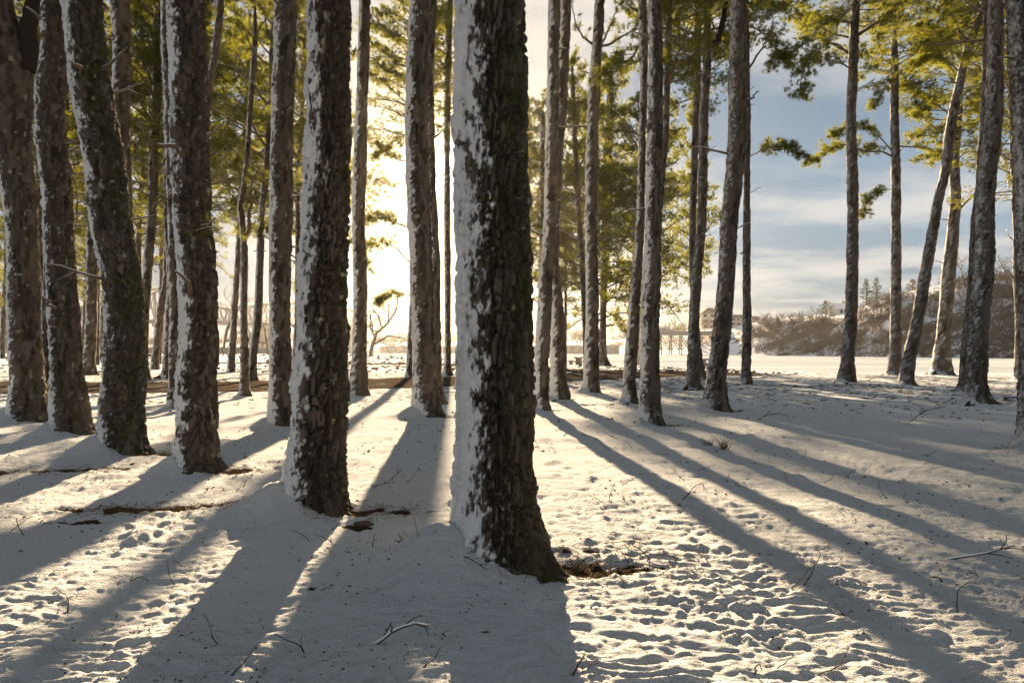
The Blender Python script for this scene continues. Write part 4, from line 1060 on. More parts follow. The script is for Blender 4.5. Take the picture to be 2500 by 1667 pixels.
# ------------------------------------------------------------------ bare broad-leaved trees
def bare_tree_mesh(h, seed, levels=5, spread=0.65, r0=0.022, k0=6, twist=0.2, up=0.25, fork=0.32):
    rng = np.random.default_rng(seed); mb = MB()
    def grow(p, d, L, r, lv):
        n = 4 if lv > 1 else 3
        P = [p]; dd = d
        for i in range(n):
            dd = unit(dd + rng.normal(size=3) * twist * 0.5 + np.array([0, 0, up * 0.25]))
            P.append(P[-1] + dd * L / n)
        mb.tube(P, np.linspace(r, r * 0.62, n + 1), max(3, k0 - (levels - lv)), False)
        if lv <= 0: return
        nchild = 3 if lv > 1 else 4
        for c in range(nchild):
            f = 1.0 if c == 0 else fork + (1 - fork) * rng.random()
            q = f * n; a = min(int(q), n - 1); u = q - a
            pp = P[a] * (1 - u) + P[a + 1] * u
            nd = unit(dd * (0.9 if c == 0 else 0.5) + unit(rng.normal(size=3)) * spread)
            grow(pp, nd, L * (0.62 + 0.22 * rng.random()), r * (0.66 if c == 0 else 0.54), lv - 1)
    grow(np.zeros(3), np.array([0, 0, 1.0]), h * 0.34, h * r0, levels)
    return mb.mesh('bare_tree', True)
BT = [bare_tree_mesh(12, 31, 5), bare_tree_mesh(12, 32, 5, 0.8, 0.030), bare_tree_mesh(12, 33, 5, 0.55, up=0.4), bare_tree_mesh(12, 35, 5, 1.0, 0.026, up=0.1)]
for m_ in BT: m_.materials.append(GREYWOOD)
PALE = mat_plain('pale_bark', (0.42, 0.38, 0.33), 0.85, 0.3, 1.5)
def place_bare(px_, D, z, h, var, label, group, rz=0.0, mat=None, name='bare_tree', tilt=0.0):
    o = bpy.data.objects.new(name, BT[var]); COL.objects.link(o)
    o.location = (gx(px_, D), D, z); s = h / 12.0; o.scale = (s, s, s); o.rotation_euler = (0, tilt, rz)
    if mat:
        o.material_slots[0].link = 'OBJECT'; o.material_slots[0].material = mat
    return tag(o, label, 'tree', group)
BG = 'bare trees beyond the grove'
place_bare(905, 127, -0.1, 14.5, 1, 'bare spreading tree in the sunlit gap left of the close trunk pair', BG, 0.4)
place_bare(545, 158, 0.3, 17.5, 2, 'tall bare tree in haze between the thick lichen-spotted pine and the forked sapling', BG, 1.4)
place_bare(655, 150, 0.3, 12.0, 3, 'low crooked bare tree in haze just left of the upright snow-striped pine', BG, 2.0, tilt=-0.3)
place_bare(500, 190, 0.3, 15.0, 0, 'hazy bare tree right behind the thick lichen-spotted pine', BG, 2.6)
place_bare(600, 200, 0.3, 12.0, 1, 'hazy bare tree behind the forked sapling', BG, 0.9)
place_bare(1555, 82, -0.4, 13.5, 3, 'pale snowy-limbed bare tree on the bank behind the leaning pine of the close trio', BG, 3.0, PALE)
place_bare(745, 210, 0.3, 11.0, 0, 'hazy bare tree low behind the big snow-plastered pine', BG, 4.0)
place_bare(1010, 170, -0.2, 12.0, 1, 'golden hazy bare tree beside the close trunk pair', BG, 5.0)
hb = 'bare trees on the bluff skyline'
def hill_place(px_, tt):
    X, Y, Z = hill_pt(np.array([px_]), np.array([tt])); return float(X[0]), float(Y[0]), float(Z[0])
for px_, tt, h, v, lab, rz in (
    (2352, .33, 14, 0, 'tall bare tree on the bluff top left of the thick snowy pine', .3),
    (2375, .38, 13, 2, 'bare tree on the bluff top touching the left of the thick snowy pine', 1.1),
    (2432, .33, 12, 3, 'crooked bare tree on the bluff top right of the thick snowy pine', 2.0),
    (2460, .36, 12, 1, 'rightmost bare tree on the bluff top beside the small hilltop house', 3.3),
    (2300, .34, 7, 1, 'short bare tree on the bluff crest behind the strongly leaning pine', 4.1),
    (1872, .24, 9, 0, 'dark bare tree on the low bluff at its left end', 5.2),
    (1856, .20, 8, 2, 'small bare tree at the left foot of the low bluff', 0.2),
    (1980, .31, 4.6, 2, 'small yellowish bare tree on the bluff crest left of the round evergreen', 1.9)):
    X, Y, Z = hill_place(px_, tt)
    o = place_bare(0, 1, 0, h, v, lab, hb, rz); o.location = (X, Y, Z - 0.3)
def hill_pine(px_, tt, h, w, v, lab, kind='low'):
    X, Y, Z = hill_place(px_, tt)
    r = thing('evergreen_tree', lab, 'tree', (X, Y, Z - 0.2), 'evergreens on the bluff')
    mb = MB(); mb.tube([(0, 0, 0), (0.1, 0, h * 0.5), (0, 0, h * 0.97)], [0.28, 0.2, 0.04], 7)
    obj('trunk', mb.mesh('trunk', True), BARK, r)
    w_, c_, Lc, Rc = CROWNS[kind][v % 2]
    for nm, me, mt in (('branches', w_, LIMB), ('crown', c_, DARKNEEDLE)):
        o = obj(nm, me, mt, r)
        if me is c_:
            o.material_slots[0].link = 'OBJECT'; o.material_slots[0].material = DARKNEEDLE
        o.location = (0, 0, h * 0.12); o.scale = (w / Rc, w / Rc, h * 0.88 / Lc)
DARKNEEDLE = mat_needles('dark_needles', (0.030, 0.038, 0.014), (0.06, 0.062, 0.02), (0.08, 0.075, 0.015), 0.1)
hill_pine(2017, .30, 6.0, 3.6, 0, 'round dark evergreen on the bluff crest left of the hilltop house', 'high')
hill_pine(2115, .30, 11, 2.6, 1, 'ragged evergreen on the bluff crest right of the lone straight pine')
hill_pine(2140, .31, 10, 2.4, 2, 'second ragged evergreen on the bluff crest, further right')
hill_pine(2228, .31, 5, 2.6, 1, 'small evergreen on the bluff crest behind the slim bank pine', 'high')

# scrub and woodland on the far bank: a mass nobody could count
def scrub():
    rng = np.random.default_rng(77)
    temps = []
    for s in range(5):
        mb = MB(); r_ = np.random.default_rng(400 + s)
        for st in range(5):
            d = unit(np.array([r_.normal() * 0.5, r_.normal() * 0.5, 1.0]))
            p = np.array([r_.normal() * 0.12, r_.normal() * 0.12, 0])
            e = p + d * 0.45
            mb.tube([p, e], [0.016, 0.012], 3, False)
            for b in range(4):
                d2 = unit(d + unit(r_.normal(size=3)) * 0.75); f = 0.45 + 0.55 * r_.random()
                q = p + (e - p) * f; e2 = q + d2 * (0.28 + 0.22 * r_.random())
                mb.tube([q, e2], [0.010, 0.006], 3, False)
                for b2 in range(2):
                    d3 = unit(d2 + unit(r_.normal(size=3)) * 0.8)
                    q2 = q + (e2 - q) * (0.5 + 0.5 * r_.random()); mb.tube([q2, q2 + d3 * 0.25], [0.007, 0.004], 3, False)
        temps.append(mb.data())
    out = MB()
    N = 1350
    for i in range(N):
        if i < 1120:
            px_ = 1830 + 870 * rng.random(); tt = 0.30 * rng.random()**0.8; h = 2.2 + 3.6 * rng.random()**1.5
            if tt > 0.255 and rng.random() < 0.6: continue
            if px_ > 1930 and px_ < 2060 and tt > 0.24: continue
        else:
            px_ = -100 + 1930 * rng.random(); tt = 0.22 + 0.5 * rng.random(); h = 6 + 6 * rng.random()
            if 1480 < px_ < 1800: tt = 0.24 + 0.35 * rng.random(); h = 5 + 4 * rng.random()
        X, Y, Z = hill_pt(np.array([px_]), np.array([tt]))
        if vn2(X / 14, Y / 14, 5)[0] < -0.42 and i < 1120: continue
        V, Fc = temps[i % 5]
        a = rng.random() * 6.28; c, s = math.cos(a), math.sin(a)
        wide = (0.9 + 0.5 * rng.random()) * h
        P = np.stack([(V[:, 0] * c - V[:, 1] * s) * wide, (V[:, 0] * s + V[:, 1] * c) * wide, V[:, 2] * h], -1) + np.array([X[0], Y[0], Z[0] - 0.2])
        out.add(P, Fc)
    o = obj('woodland', out.mesh('woodland'), mat_plain('scrub_twigs', (0.165, 0.14, 0.12), 0.95, 0.3, 0.2))
    stuff(o); o['label'] = 'bare brown scrub and woodland covering the far bank and bluff'; o['category'] = 'woodland'
scrub()

# ------------------------------------------------------------------ bridges, walls, houses across the lake
def lerp(a, b, f): return a + (b - a) * f
# steel cantilever bridge in the haze
BP = [(-60, 24), (60, 33), (200, 21.5), (300, 27), (385, 36), (470, 29), (560, 25), (650, 29.5), (760, 31), (850, 27.5), (900, 24)]
bpx = np.array([b[0] for b in BP], float); bz = np.array([b[1] for b in BP], float)
def bridge_Y(px_): return np.interp(px_, [-60, 900], [320, 457])
DECK = 16.5
brg = thing('truss_bridge', 'hazy steel truss bridge spanning the water behind the left-hand pines', 'bridge', (gx(500, 400), 400, -1))
OFF = np.array(brg.location)
bpts = np.linspace(-60, 900, 49)
for side, dy in ((0, 0.0), (1, 7.0)):
    top = MB(); web = MB(); low = MB()
    P = [np.array([gx(p, bridge_Y(p)), bridge_Y(p) + dy, float(np.interp(p, bpx, bz))]) - OFF for p in bpts]
    Bt = [np.array([q[0], q[1], DECK - OFF[2]]) for q in P]
    for i in range(len(P) - 1):
        top.bar(P[i], P[i + 1], 0.9, 1.0)
        low.bar(Bt[i], Bt[i + 1], 0.8, 0.9)
        web.bar(P[i], Bt[i], 0.5)
        if i % 2: web.bar(P[i], Bt[i + 1], 0.55)
        else: web.bar(Bt[i], P[i + 1], 0.55)
    obj('top_chord', top.mesh('top_chord'), STEEL, brg); obj('bottom_chord', low.mesh('bottom_chord'), STEEL, brg)
    obj('truss_web', web.mesh('truss_web'), STEEL, brg)
mb = MB()
a = np.array([gx(-60, 320), 323.5, DECK + 0.6]) - OFF; b = np.array([gx(900, 457), 460.5, DECK + 0.6]) - OFF
mb.bar(a, b, 7.5, 0.7); obj('deck', mb.mesh('deck'), STEEL, brg)
for p in (60, 385, 640, 855):
    mb = MB(); Y = bridge_Y(p); c = np.array([gx(p, Y), Y + 3.5, 0]) - OFF
    for dy in (-3.2, 3.2):
        mb.tube([(c[0], c[1] + dy, -2), (c[0], c[1] + dy, DECK - OFF[2] - 0.4)], [2.6, 2.0], 10)
    mb.box((c[0], c[1], DECK - OFF[2] - 1.6), (4.6, 11, 1.6)); obj('pier', mb.mesh('pier'), CONC, brg)

# trestle on the far bank, right of centre
trs = thing('trestle_bridge', 'hazy trestle bridge with crossed braces above the snowy far bank, right of centre', 'bridge', (gx(1740, 322), 322, 0))
OFF = np.array(trs.location)
x0, x1 = gx(1585, 322) - OFF[0], gx(1905, 300) - OFF[0]
mb = MB(); mb.box(((x0 + x1) / 2, 0, 9.0), (x1 - x0, 5.0, 1.9)); obj('deck', mb.mesh('deck'), STEEL, trs)
mb = MB()
for k in range(int(x1 - x0) // 3):
    mb.box((x0 + 1.5 + k * 3, -2.4, 10.5), (0.15, 0.15, 1.1))
mb.box(((x0 + x1) / 2, -2.4, 11.0), (x1 - x0, 0.14, 0.14)); obj('railing', mb.mesh('railing'), STEEL, trs)
nb_ = 11
for k in range(nb_ + 1):
    xx = lerp(x0 + 0.5, x1 - 0.5, k / nb_); mb = MB()
    for dy in (-2.1, 2.1):
        mb.bar((xx, dy * 1.25, -1.5), (xx, dy, 8.0), 0.5)
    mb.bar((xx, -2.5, 0), (xx, 2.1, 7.8), 0.3); mb.bar((xx, 2.5, 0), (xx, -2.1, 7.8), 0.3)
    obj('bent', mb.mesh('bent'), STEEL, trs)
    if k < nb_:
        x2 = lerp(x0 + 0.5, x1 - 0.5, (k + 1) / nb_); mb = MB()
        for dy in (-2.5, 2.5):
            for p_, q_ in ((xx, x2), (x2, xx)):
                mb = MB(); mb.bar((p_, dy, 1.0), (q_, dy * 0.85, 7.9), 0.36); obj('brace', mb.mesh('brace'), STEEL, trs)

def wall_run(name, label, pts, h, th, mat):
    """a low wall of cast panels between posts along a line of points (x,y,z)"""
    r = thing(name, label, 'wall', pts[0])
    O = np.array(pts[0]); P = np.array(pts) - O
    for i in range(len(P) - 1):
        n = max(1, int(np.linalg.norm(P[i + 1] - P[i]) / 8))
        for k in range(n):
            a = lerp(P[i], P[i + 1], k / n); b = lerp(P[i], P[i + 1], (k + 1) / n)
            mb = MB(); u = (b - a) / np.linalg.norm(b - a)
            mb.bar(a + u * 0.2 + [0, 0, h / 2], b - u * 0.2 + [0, 0, h / 2], th, h); obj('panel', mb.mesh('panel'), mat, r)
            mb = MB(); mb.box(a + [0, 0, h / 2 + 0.05], (0.5, th + 0.15, h + 0.1)); obj('post', mb.mesh('post'), mat, r)
    mb = MB()
    for i in range(len(P) - 1): mb.bar(P[i] + [0, 0, h + 0.10], P[i + 1] + [0, 0, h + 0.10], th + 0.2, 0.16)
    obj('coping', mb.mesh('coping'), CONC, r)
    return r
wall_run('low_wall', 'long low concrete wall at the far side of the park, behind the left-hand pines', [(-150, 176, 0.2), (-90, 168, 0.3), (-52, 162, 0.3)], 1.5, 0.5, CONC)
wall_run('retaining_wall', 'hazy retaining wall along the far shore of the lake near the sun', [(gx(930, 440), 440, -1.2), (gx(1150, 410), 410, -1.2), (gx(1390, 372), 372, -1.2), (gx(1512, 350), 350, -1.2)], 4.6, 0.8, CONC)

WALLP = mat_plain('house_wall', (0.46, 0.40, 0.33), 0.9, 0.1, 0.5)
WALLW = mat_plain('white_siding', (0.62, 0.62, 0.62), 0.9, 0.08, 0.5)
ROOFM = mat_plain('roof_shingle', (0.16, 0.12, 0.10), 0.9, 0.2, 0.5)
ROOFS = mat_snow('roof_snow', 0.1)
GLASS = mat_plain('dark_window', (0.05, 0.055, 0.065), 0.25, 0.2, 0.5)
def house(name, label, X, Y, Z, w, d, h, roof, rh, mat, rmat, rows, cols, rz=0.0):
    r = thing(name, label, 'building', (X, Y, Z)); r.rotation_euler = (0, 0, rz)
    mb = MB(); mb.box((0, 0, h / 2 - 1.5), (w, d, h + 3)); obj('wall', mb.mesh('wall'), mat, r)
    e = 0.7; mb = MB(); a, b = w / 2 + e, d / 2 + e
    if roof == 'hip': rl = max(w / 2 - d / 2, 0.4)
    else: rl = w / 2 + e
    V = [(-a, -b, h), (a, -b, h), (a, b, h), (-a, b, h), (-rl, 0, h + rh), (rl, 0, h + rh), (-a, -b, h - .25), (a, -b, h - .25), (a, b, h - .25), (-a, b, h - .25)]
    mb.add(V, [[0, 1, 5, 4], [2, 3, 4, 5], [6, 7, 1, 0], [7, 8, 2, 1], [8, 9, 3, 2], [9, 6, 0, 3], [9, 8, 7, 6]]); mb.add(V, [[1, 2, 5], [3, 0, 4]])
    ro = obj('roof', mb.mesh('roof'), rmat, r)
    mb = MB(); mb.box((w * 0.25, 0.3, h + rh * 0.8), (0.9, 0.9, rh * 1.2)); obj('chimney', mb.mesh('chimney'), CONC, ro)
    for i in range(rows):
        for j in range(cols):
            cx = -w / 2 + w * (j + 0.5) / cols; cz = h * (i + 0.55) / rows; ww, hh = w / cols * 0.5, h / rows * 0.5
            mb = MB(); mb.box((cx, -d / 2 - 0.06, cz), (ww + .3, 0.16, hh + .3)); f = obj('window', mb.mesh('window'), WALLW, r)
            mb = MB(); mb.box((cx, -d / 2 - 0.10, cz), (ww, 0.16, hh)); obj('pane', mb.mesh('pane'), GLASS, f)
    return r
X, Y, Z = hill_place(1733, .46)
house('hip_roofed_building', 'hazy three-storey building with a wide hipped roof above the trestle', gx(1733, Y), Y, Z, 11.5, 9, 9.0, 'hip', 3.2, WALLP, ROOFM, 3, 3)
X, Y, Z = hill_place(1803, .34)
house('apartment_block', 'hazy long block with rows of windows right of the hipped building', gx(1803, Y), Y, Z - 1.5, 16, 8, 6.5, 'hip', 1.5, WALLP, ROOFM, 3, 6)
X, Y, Z = hill_place(2052, .33)
house('gabled_house', 'white gabled house with snowy roof on the bluff crest beside the lone straight pine', X, Y, Z - 0.4, 6.5, 5.5, 3.0, 'gable', 2.4, WALLW, ROOFS, 1, 3, 0.3)
X, Y, Z = hill_place(2438, .36)
house('hilltop_house', 'small low house with a snowy roof among bare trees at the top of the bluff', X, Y, Z - 0.2, 8.5, 6, 2.3, 'hip', 1.4, WALLP, ROOFS, 1, 4, -0.2)

# ------------------------------------------------------------------ park furniture on the bank
def picnic_table(px_, py_, label, rz, base=None):
    D = gd(py_) if base is None else base; X = gx(px_, D); z0 = float(gheight(np.array([X]), np.array([D]), False)[0])
    r = thing('picnic_table', label, 'table', (X, D, z0 - 0.02), 'picnic tables on the bank'); r.rotation_euler = (0, 0, rz)
    m = CONC
    mb = MB(); mb.box((0, 0, 0.74), (1.9, 0.78, 0.10)); obj('table_top', mb.mesh('table_top'), m, r)
    mb = MB(); mb.box((0, 0, 0.825), (1.84, 0.72, 0.05)); obj('snow', mb.mesh('snow'), SNOW, r)
    for s in (-1, 1):
        mb = MB(); mb.box((0, s * 0.80, 0.44), (1.9, 0.30, 0.09)); b = obj('bench_seat', mb.mesh('bench_seat'), m, r)
        mb = MB(); mb.box((0, s * 0.80, 0.505), (1.85, 0.27, 0.035)); obj('snow', mb.mesh('snow'), SNOW, b)
    for s in (-1, 1):
        mb = MB(); mb.box((s * 0.6, 0, 0.345), (0.16, 0.5, 0.69)); mb.box((s * 0.6, 0, 0.33), (0.14, 1.5, 0.10))
        for q in (-1, 1): mb.box((s * 0.6, q * 0.80, 0.195), (0.16, 0.22, 0.39))
        obj('leg', mb.mesh('leg'), m, r)
picnic_table(1413, 890, 'concrete picnic table on the lake bank left of the straight pine, seen end-on', math.radians(78))
picnic_table(1735, 899, 'picnic table on the bank seen between the forking pine and the dark leaning pine', math.radians(8))
D = 96.0
g_ = thing('park_grill', 'small dark park grill on a post beyond the road among the left-hand pines', 'grill', (gx(369, D), D, 0))
mb = MB(); mb.tube([(0, 0, -0.2), (0, 0, 0.62)], [0.05, 0.05], 8); obj('post', mb.mesh('post'), TWIG, g_)
mb = MB(); mb.box((0, 0, 0.66), (0.6, 0.45, 0.06)); mb.box((0, 0.2, 0.78), (0.6, 0.05, 0.24))
for s in (-1, 1): mb.box((s * 0.28, 0, 0.78), (0.05, 0.45, 0.24))
obj('firebox', mb.mesh('firebox'), TWIG, g_)
mb = MB()
for k in range(7): mb.box((-0.24 + 0.08 * k, 0, 0.84), (0.02, 0.40, 0.02))
obj('grate', mb.mesh('grate'), TWIG, g_)

# ------------------------------------------------------------------ fallen branches, twigs, grass
def twig_mesh(seed, L, r, bends=0.45, forks=2, arch=0.0, lie=False):
    rng = np.random.default_rng(seed); mb = MB()
    d = unit(np.array([1.0, 0.1, 0.05 + arch]) if lie else np.array([0.6, 0.1, 0.6 + arch])); P = [np.zeros(3)]
    for k in range(5):
        d = unit(d + rng.normal(size=3) * bends * 0.5 - np.array([0, 0, (0.02 if lie else 0.10) + arch * 0.42]) * (k > 0)); P.append(P[-1] + d * L / 5)
    P = np.array(P); mb.tube(P, np.linspace(r, r * 0.45, 6), 5)
    for f in range(forks):
        a = 1 + int(rng.integers(0, 4)); d2 = unit((P[a + 1] - P[a]) + unit(rng.normal(size=3)) * L * 0.16)
        q = P[a] + d2 * L * 0.18
        mb.tube([P[a], q, q + unit(d2 + rng.normal(size=3) * 0.3) * L * 0.16], [r * 0.6, r * 0.45, r * 0.25], 4)
    return mb.mesh('twig', True)
TW = [twig_mesh(600 + i, 0.17 + 0.03 * (i % 4), 0.0040, 0.55, i % 3) for i in range(9)]
for m_ in TW: m_.materials.append(TWIG)
def gz0(x, y): return float(gheight(np.array([x]), np.array([y]))[0])
trng = random.Random(21)
def twig(px_, py_, s=1.0, rz=None, tilt=0.0):
    D = gd(py_); X = gx(px_, D)
    o = bpy.data.objects.new('twig', TW[trng.randrange(9)]); COL.objects.link(o)
    o.location = (X, D, gz0(X, D) - 0.012); o.rotation_euler = (tilt + trng.uniform(-.2, .2), trng.uniform(-.4, .6), trng.uniform(0, 6.28) if rz is None else rz)
    s *= trng.uniform(0.75, 1.25); o.scale = (s, s, s)
    tag(o, 'thin dark twig poking out of the snow', 'twig', 'small twigs scattered over the snow')
for p in ((1320,1100),(1365,1105),(1440,1090),(1490,1100),(1545,1095),(1620,1105),(1460,1225),(1475,1235),(1485,1228),(1550,1300),(1565,1385),(1590,1372),(1660,1372),(1710,1370),(1730,1375),(1740,1530),
          (1650,1150),(1700,1145),(1775,1175),(1830,1190),(1920,1170),(2010,1175),(2035,1165),(2060,1160),(2140,1140),(2170,1215),(2205,1210),(2015,1265),(2065,1270),(2300,1395),(2390,1400),(2340,1490),(1960,1435),(2070,1510),(1985,1640),(1840,1640),
          (880,1100),(905,1165),(915,1200),(1000,1175),(1020,1150),(1060,1105),(870,1195),(840,1180),(760,1330),(815,1340),(910,1350),(860,1370),(800,1410),(780,1455),(630,1510),(745,1590),(1030,1640),(1130,1430),(1160,1410),(1090,1560),
          (560,1190),(575,1245),(450,1390),(430,1430),(160,1480),(165,1500),(310,1420),(535,1570),(620,1180),(640,1140),(700,1100),(180,1095),(60,1310),(20,1310),(560,1660),(1240,1390),(1410,1655),(2250,1110),(2320,1075),(2420,1090),(2460,1100),(1960,1110),(2190,1030),(1840,1060),(1900,1050),(2100,1060),(1560,1045),(1690,1030),(1150,1065),(1065,1060)):
    twig(*p)
for k in range(46):
    twig(trng.uniform(40, 2460), 1000 + 640 * trng.random()**1.6, trng.uniform(0.5, 0.9))
SNOWCAP = SNOW
def fallen(px_, py_, L, r, rz, label, seed, arch=0.2, forks=3, snow=False, bends=0.4):
    D = gd(py_); X = gx(px_, D)
    root = thing('fallen_branch', label, 'branch', (X, D, gz0(X, D) - 0.01), 'fallen branches on the snow'); root.rotation_euler = (0, 0, rz)
    me = twig_mesh(seed, L, r, bends, forks, arch, True); me.materials.append(TWIG)
    o = obj('wood', me, TWIG, root)
    if snow:
        P = twig_mesh(seed, L, r * 1.05, bends, 0, arch, True); P.materials.append(SNOW)
        s = obj('snow', P, SNOW, root); s.location = (0, 0, r * 0.9)
fallen(905, 1575, 0.36, 0.008, -0.2, 'arched fallen branch capped with snow at the bottom left of the nearest pine', 701, 0.55, 4, True)
fallen(1665, 1228, 0.40, 0.006, 0.1, 'angular fallen branch in the shade right of the nearest pine', 702, 0.5, 3)
fallen(1575, 1375, 0.28, 0.005, 0.3, 'hooked dark branch on the sunlit snow right of the nearest pine', 703, 0.7, 3)
fallen(1440, 1330, 0.44, 0.005, -0.2, 'long low branch lying beside the needle patch at the nearest pine', 704, 0.0, 2)
fallen(2310, 1365, 0.48, 0.008, -0.1, 'thick fallen branch near the right edge beside snow lumps', 705, 0.15, 3, True)
fallen(2302, 1415, 0.16, 0.009, 1.4, 'short upright broken stick near the right edge', 706, 0.5, 1)
fallen(1850, 1025, 0.7, 0.009, 0.2, 'tangled fallen branch in front of the dark leaning pine', 707, 0.2, 6)
fallen(1640, 1045, 0.9, 0.007, 0.9, 'brushwood spray at the right foot of the stout pine', 708, 0.1, 7, bends=0.7)
fallen(2210, 1035, 0.9, 0.010, 0.0, 'forked fallen branch in the middle of the right-hand snow field', 709, 0.15, 6)
fallen(640, 1085, 0.6, 0.006, 0.1, 'long thin branch lying between the upright pine and the big plastered pine', 710, 0.0, 5)
fallen(900, 1190, 0.45, 0.005, 0.0, 'flat thin branch right of the big plastered pine', 711, 0.0, 4)
fallen(1395, 1660, 0.28, 0.006, 0.6, 'curved dark stick at the bottom edge right of the main shadow', 712, 0.5, 0)
fallen(2040, 1500, 0.42, 0.004, 0.0, 'thin straight branch lying on the sunlit strip at lower right', 713, -0.3, 1)
# dark specks of bark, needles and grass lying on the snow
def debris():
    rng = np.random.default_rng(19); n = 14000
    yy = 1.0 / (1 / 46.0 + (1 / 3.0 - 1 / 46.0) * rng.random(n)**1.25); xx = (rng.random(n) * 1.7 - 0.85) * yy
    keep = (vn2(xx / 1.6, yy / 1.6, 71) + 0.5 * vn2(xx / 0.4, yy / 0.4, 72) > -0.1); xx, yy = xx[keep], yy[keep]; n = len(xx)
    c = np.stack([xx, yy, gheight(xx, yy) - 0.001], -1); a = rng.random(n) * 6.28
    L = (0.004 + 0.018 * rng.random(n)**3) * np.clip(yy / 6, 0.7, 2.6); W = L * (0.2 + 0.4 * rng.random(n)); hh = L * (0.25 + 0.5 * rng.random(n))
    u = np.stack([np.cos(a), np.sin(a), np.zeros(n)], -1); v = np.stack([-np.sin(a), np.cos(a), np.zeros(n)], -1); up = np.array([0, 0, 1.0])
    V = np.stack([c - u * L[:, None], c + v * W[:, None], c + u * L[:, None], c - v * W[:, None], c + up * hh[:, None]], 1).reshape(-1, 3); i = np.arange(n)[:, None] * 5
    o = stuff(obj('snow_debris', mesh_np('snow_debris', V, np.concatenate([i + [0, 1, 4], i + [1, 2, 4], i + [2, 3, 4], i + [3, 0, 4]]), False), TWIG))
    o['label'] = 'dark specks of bark and needles strewn over the snow'
debris()
# grass tuft and bark chunk
def grass_tuft(px_, py_, label, n, h, rng):
    D = gd(py_); X = gx(px_, D); mb = MB()
    for k in range(n):
        a = rng.random() * 6.28; l = h * (0.5 + 0.7 * rng.random()); d = unit(np.array([math.cos(a) * 0.6, math.sin(a) * 0.6, 1.0]))
        p = np.array([rng.normal() * 0.03, rng.normal() * 0.03, -0.02])
        mb.tube([p, p + d * l * 0.6, p + d * l + np.array([math.cos(a), math.sin(a), -0.2]) * l * 0.25], [0.004, 0.003, 0.001], 3, False)
    o = obj('grass_tuft', mb.mesh('grass_tuft'), mat_plain('dry_grass', (0.10, 0.085, 0.04), 0.9, 0.4, 20)); o.location = (X, D, gz0(X, D))
    tag(o, label, 'grass', 'grass tufts in the snow')
rg = np.random.default_rng(3)
grass_tuft(1768, 1092, 'dark clump of dead grass in the shaded snow right of centre', 46, 0.26, rg)
grass_tuft(1728, 1085, 'small sparse grass tuft left of the dark dead clump', 26, 0.16, rg)
grass_tuft(1405, 1385, 'grass blades at the right foot of the nearest pine', 34, 0.10, rg)
grass_tuft(985, 1355, 'pale dry grass on the sunlit drift left of the nearest pine', 24, 0.12, rg)
def lump(px_, py_, rx, ry, rz_, label, seed):
    D = gd(py_); X = gx(px_, D)
    th = np.linspace(0, 2 * np.pi, 20, endpoint=False); ph = np.linspace(-1.2, 1.5, 9)
    T_, P_ = np.meshgrid(th, ph)
    r = 1 + 0.35 * vn3(np.cos(T_) * 2.3 + seed, np.sin(T_) * 2.3, P_ * 2, seed)
    V = np.stack([rx * r * np.cos(T_) * np.cos(P_), ry * r * np.sin(T_) * np.cos(P_), rz_ * r * np.sin(P_)], -1).reshape(-1, 3)
    i = np.arange(8)[:, None] * 20; j = np.arange(20)[None]; Q = np.stack([i + j, i + (j + 1) % 20, i + 20 + (j + 1) % 20, i + 20 + j], -1).reshape(-1, 4)
    o = obj('bark_chunk', mesh_np('bark_chunk', V, Q), TWIG); o.location = (X, D, gz0(X, D) - rz_ * 0.15)
    tag(o, label, 'bark', 'bark pieces lying on the snow')
lump(888, 1283, 0.085, 0.04, 0.03, 'dark bark slab in the snow below the big plastered pine', 1)
lump(1253, 1425, 0.05, 0.035, 0.03, 'dark pine cone lump in front of the nearest pine', 2)
lump(1383, 1352, 0.035, 0.03, 0.025, 'pine cone on the needle patch at the right foot of the nearest pine', 3)
lump(1440, 1350, 0.06, 0.03, 0.025, 'flat bark piece right of the needle patch at the nearest pine', 4)
# needle litter at the trunk feet
def litter():
    rng = np.random.default_rng(9); P = []; A = []
    for t in TREES:
        if t['D'] > 19: continue
        n = int(260 * min(1, 12 / t['D']))
        P.append(np.stack([t['X'] + t['r'] * (1.5 + 1.1 * rng.normal(size=n)), t['Y'] + t['r'] * (-0.15 + 0.6 * rng.normal(size=n))], -1))
    for px_, py_, rx, ry in ((60, 1150, 1.2, .2), (400, 1245, .8, .14)):
        D = gd(py_); P.append(np.stack([gx(px_, D) + rx * rng.normal(size=500) * .7, D + ry * rng.normal(size=500)], -1))
    P = np.concatenate(P); z = gheight(P[:, 0], P[:, 1]) + 0.004
    c = np.concatenate([P, z[:, None]], 1); n = len(c)
    a = rng.random(n) * 6.28; d = np.stack([np.cos(a), np.sin(a), rng.normal(size=n) * 0.25], -1) * (0.03 + 0.05 * rng.random((n, 1)))
    w = np.stack([-np.sin(a), np.cos(a), np.zeros(n)], -1) * 0.003; up = np.array([0, 0, 0.004])
    V = np.stack([c - d, c + w, c + d, c - w, c + up], 1).reshape(-1, 3); i = np.arange(n)[:, None] * 5
    Fc = np.concatenate([i + [0, 1, 4], i + [1, 2, 4], i + [2, 3, 4], i + [3, 0, 4]])
    o = stuff(obj('needle_litter', mesh_np('needle_litter', V, Fc, False), mat_plain('litter', (0.14, 0.075, 0.035), 0.9, 0.5, 40)))
    o['label'] = 'brown fallen needles around the trunk feet'; o['category'] = 'needles'
litter()

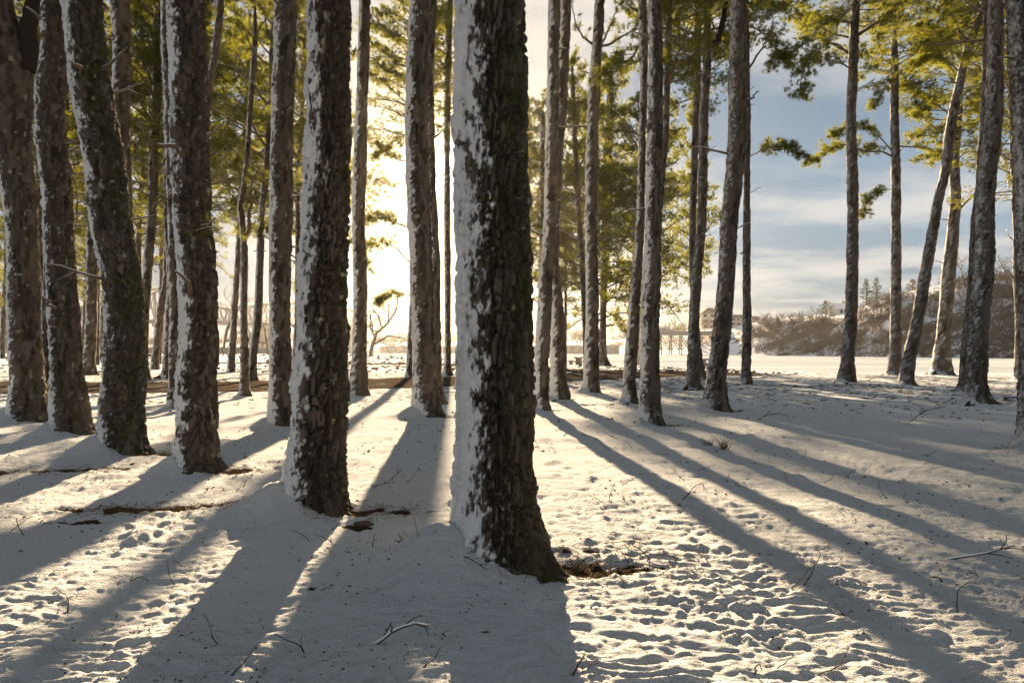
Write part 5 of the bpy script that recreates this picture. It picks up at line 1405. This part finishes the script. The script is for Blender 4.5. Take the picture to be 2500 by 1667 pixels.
# ------------------------------------------------------------------ the rest of the grove, behind and beside the viewer
def grove():
    rng = np.random.default_rng(55); wood = MB(); P = []; Dv = []
    spots = [(-9, -4), (-4.5, -7), (1.5, -5.5), (6, -3), (10, -8), (-13, -10), (-1, -12), (5, -14), (14, -3), (-16, -1), (12, 2.5), (-12, 3.0),
             (17, 6), (-18, 7), (-7, -18), (10, -20), (20, -12), (-20, -18), (2, -24), (-25, -6), (25, -2), (27, 9), (-24, 12)]
    for x, y in spots:
        H = 23 + 4 * rng.random(); lx, ly = rng.normal(size=2) * 0.6
        wood.tube([(x, y, -0.3), (x, y, 0.3), (x + lx * .5, y + ly * .5, H * .5), (x + lx, y + ly, H)], [0.36, 0.26, 0.2, 0.04], 10)
        for b in range(30):
            f = rng.random(); z = H * (0.42 + 0.56 * f); ln = 4.3 * (1 - 0.7 * f) * (0.6 + 0.5 * rng.random()); a = rng.random() * 6.28
            d = np.array([math.cos(a), math.sin(a), 0.15 + 0.5 * f]); p0 = np.array([x + lx * z / H, y + ly * z / H, z])
            wood.tube([p0, p0 + d * ln * .5, p0 + d * ln], [0.06, 0.04, 0.012], 4, False)
            m = 26
            q = p0 + d * ln * (0.3 + 0.7 * rng.random((m, 1))) + rng.normal(size=(m, 3)) * 0.32
            P.append(q); Dv.append(np.tile(d, (m, 1)) + rng.normal(size=(m, 3)) * 0.5)
    nv, nf = tuft_mesh(np.concatenate(P), np.concatenate(Dv), 7, 0.34, 0.13, rng)
    g = stuff(obj('pine_grove', mesh_np('pine_grove', nv, nf, False), NEEDLE))
    g['label'] = 'needles of the grove that goes on behind the viewer'
    obj('grove_wood', wood.mesh('grove_wood', True), LIMB, g)['kind'] = 'stuff'
grove()

# ------------------------------------------------------------------ haze
hz = Mat('haze_air')
pv = hz.N('ShaderNodeVolumePrincipled')
pv.inputs['Color'].default_value = (0.97, 0.94, 0.90, 1)
pv.inputs['Density'].default_value = 0.00007
pv.inputs['Anisotropy'].default_value = 0.80
hz.L(pv.outputs[0], hz.out.inputs['Volume'])
mb = MB(); mb.box((0, 350, 21), (1640, 910, 52))
stuff(obj('haze', mb.mesh('haze'), hz.m))
bpy.data.objects['haze']['label'] = 'thin golden winter haze over the lake and grove'
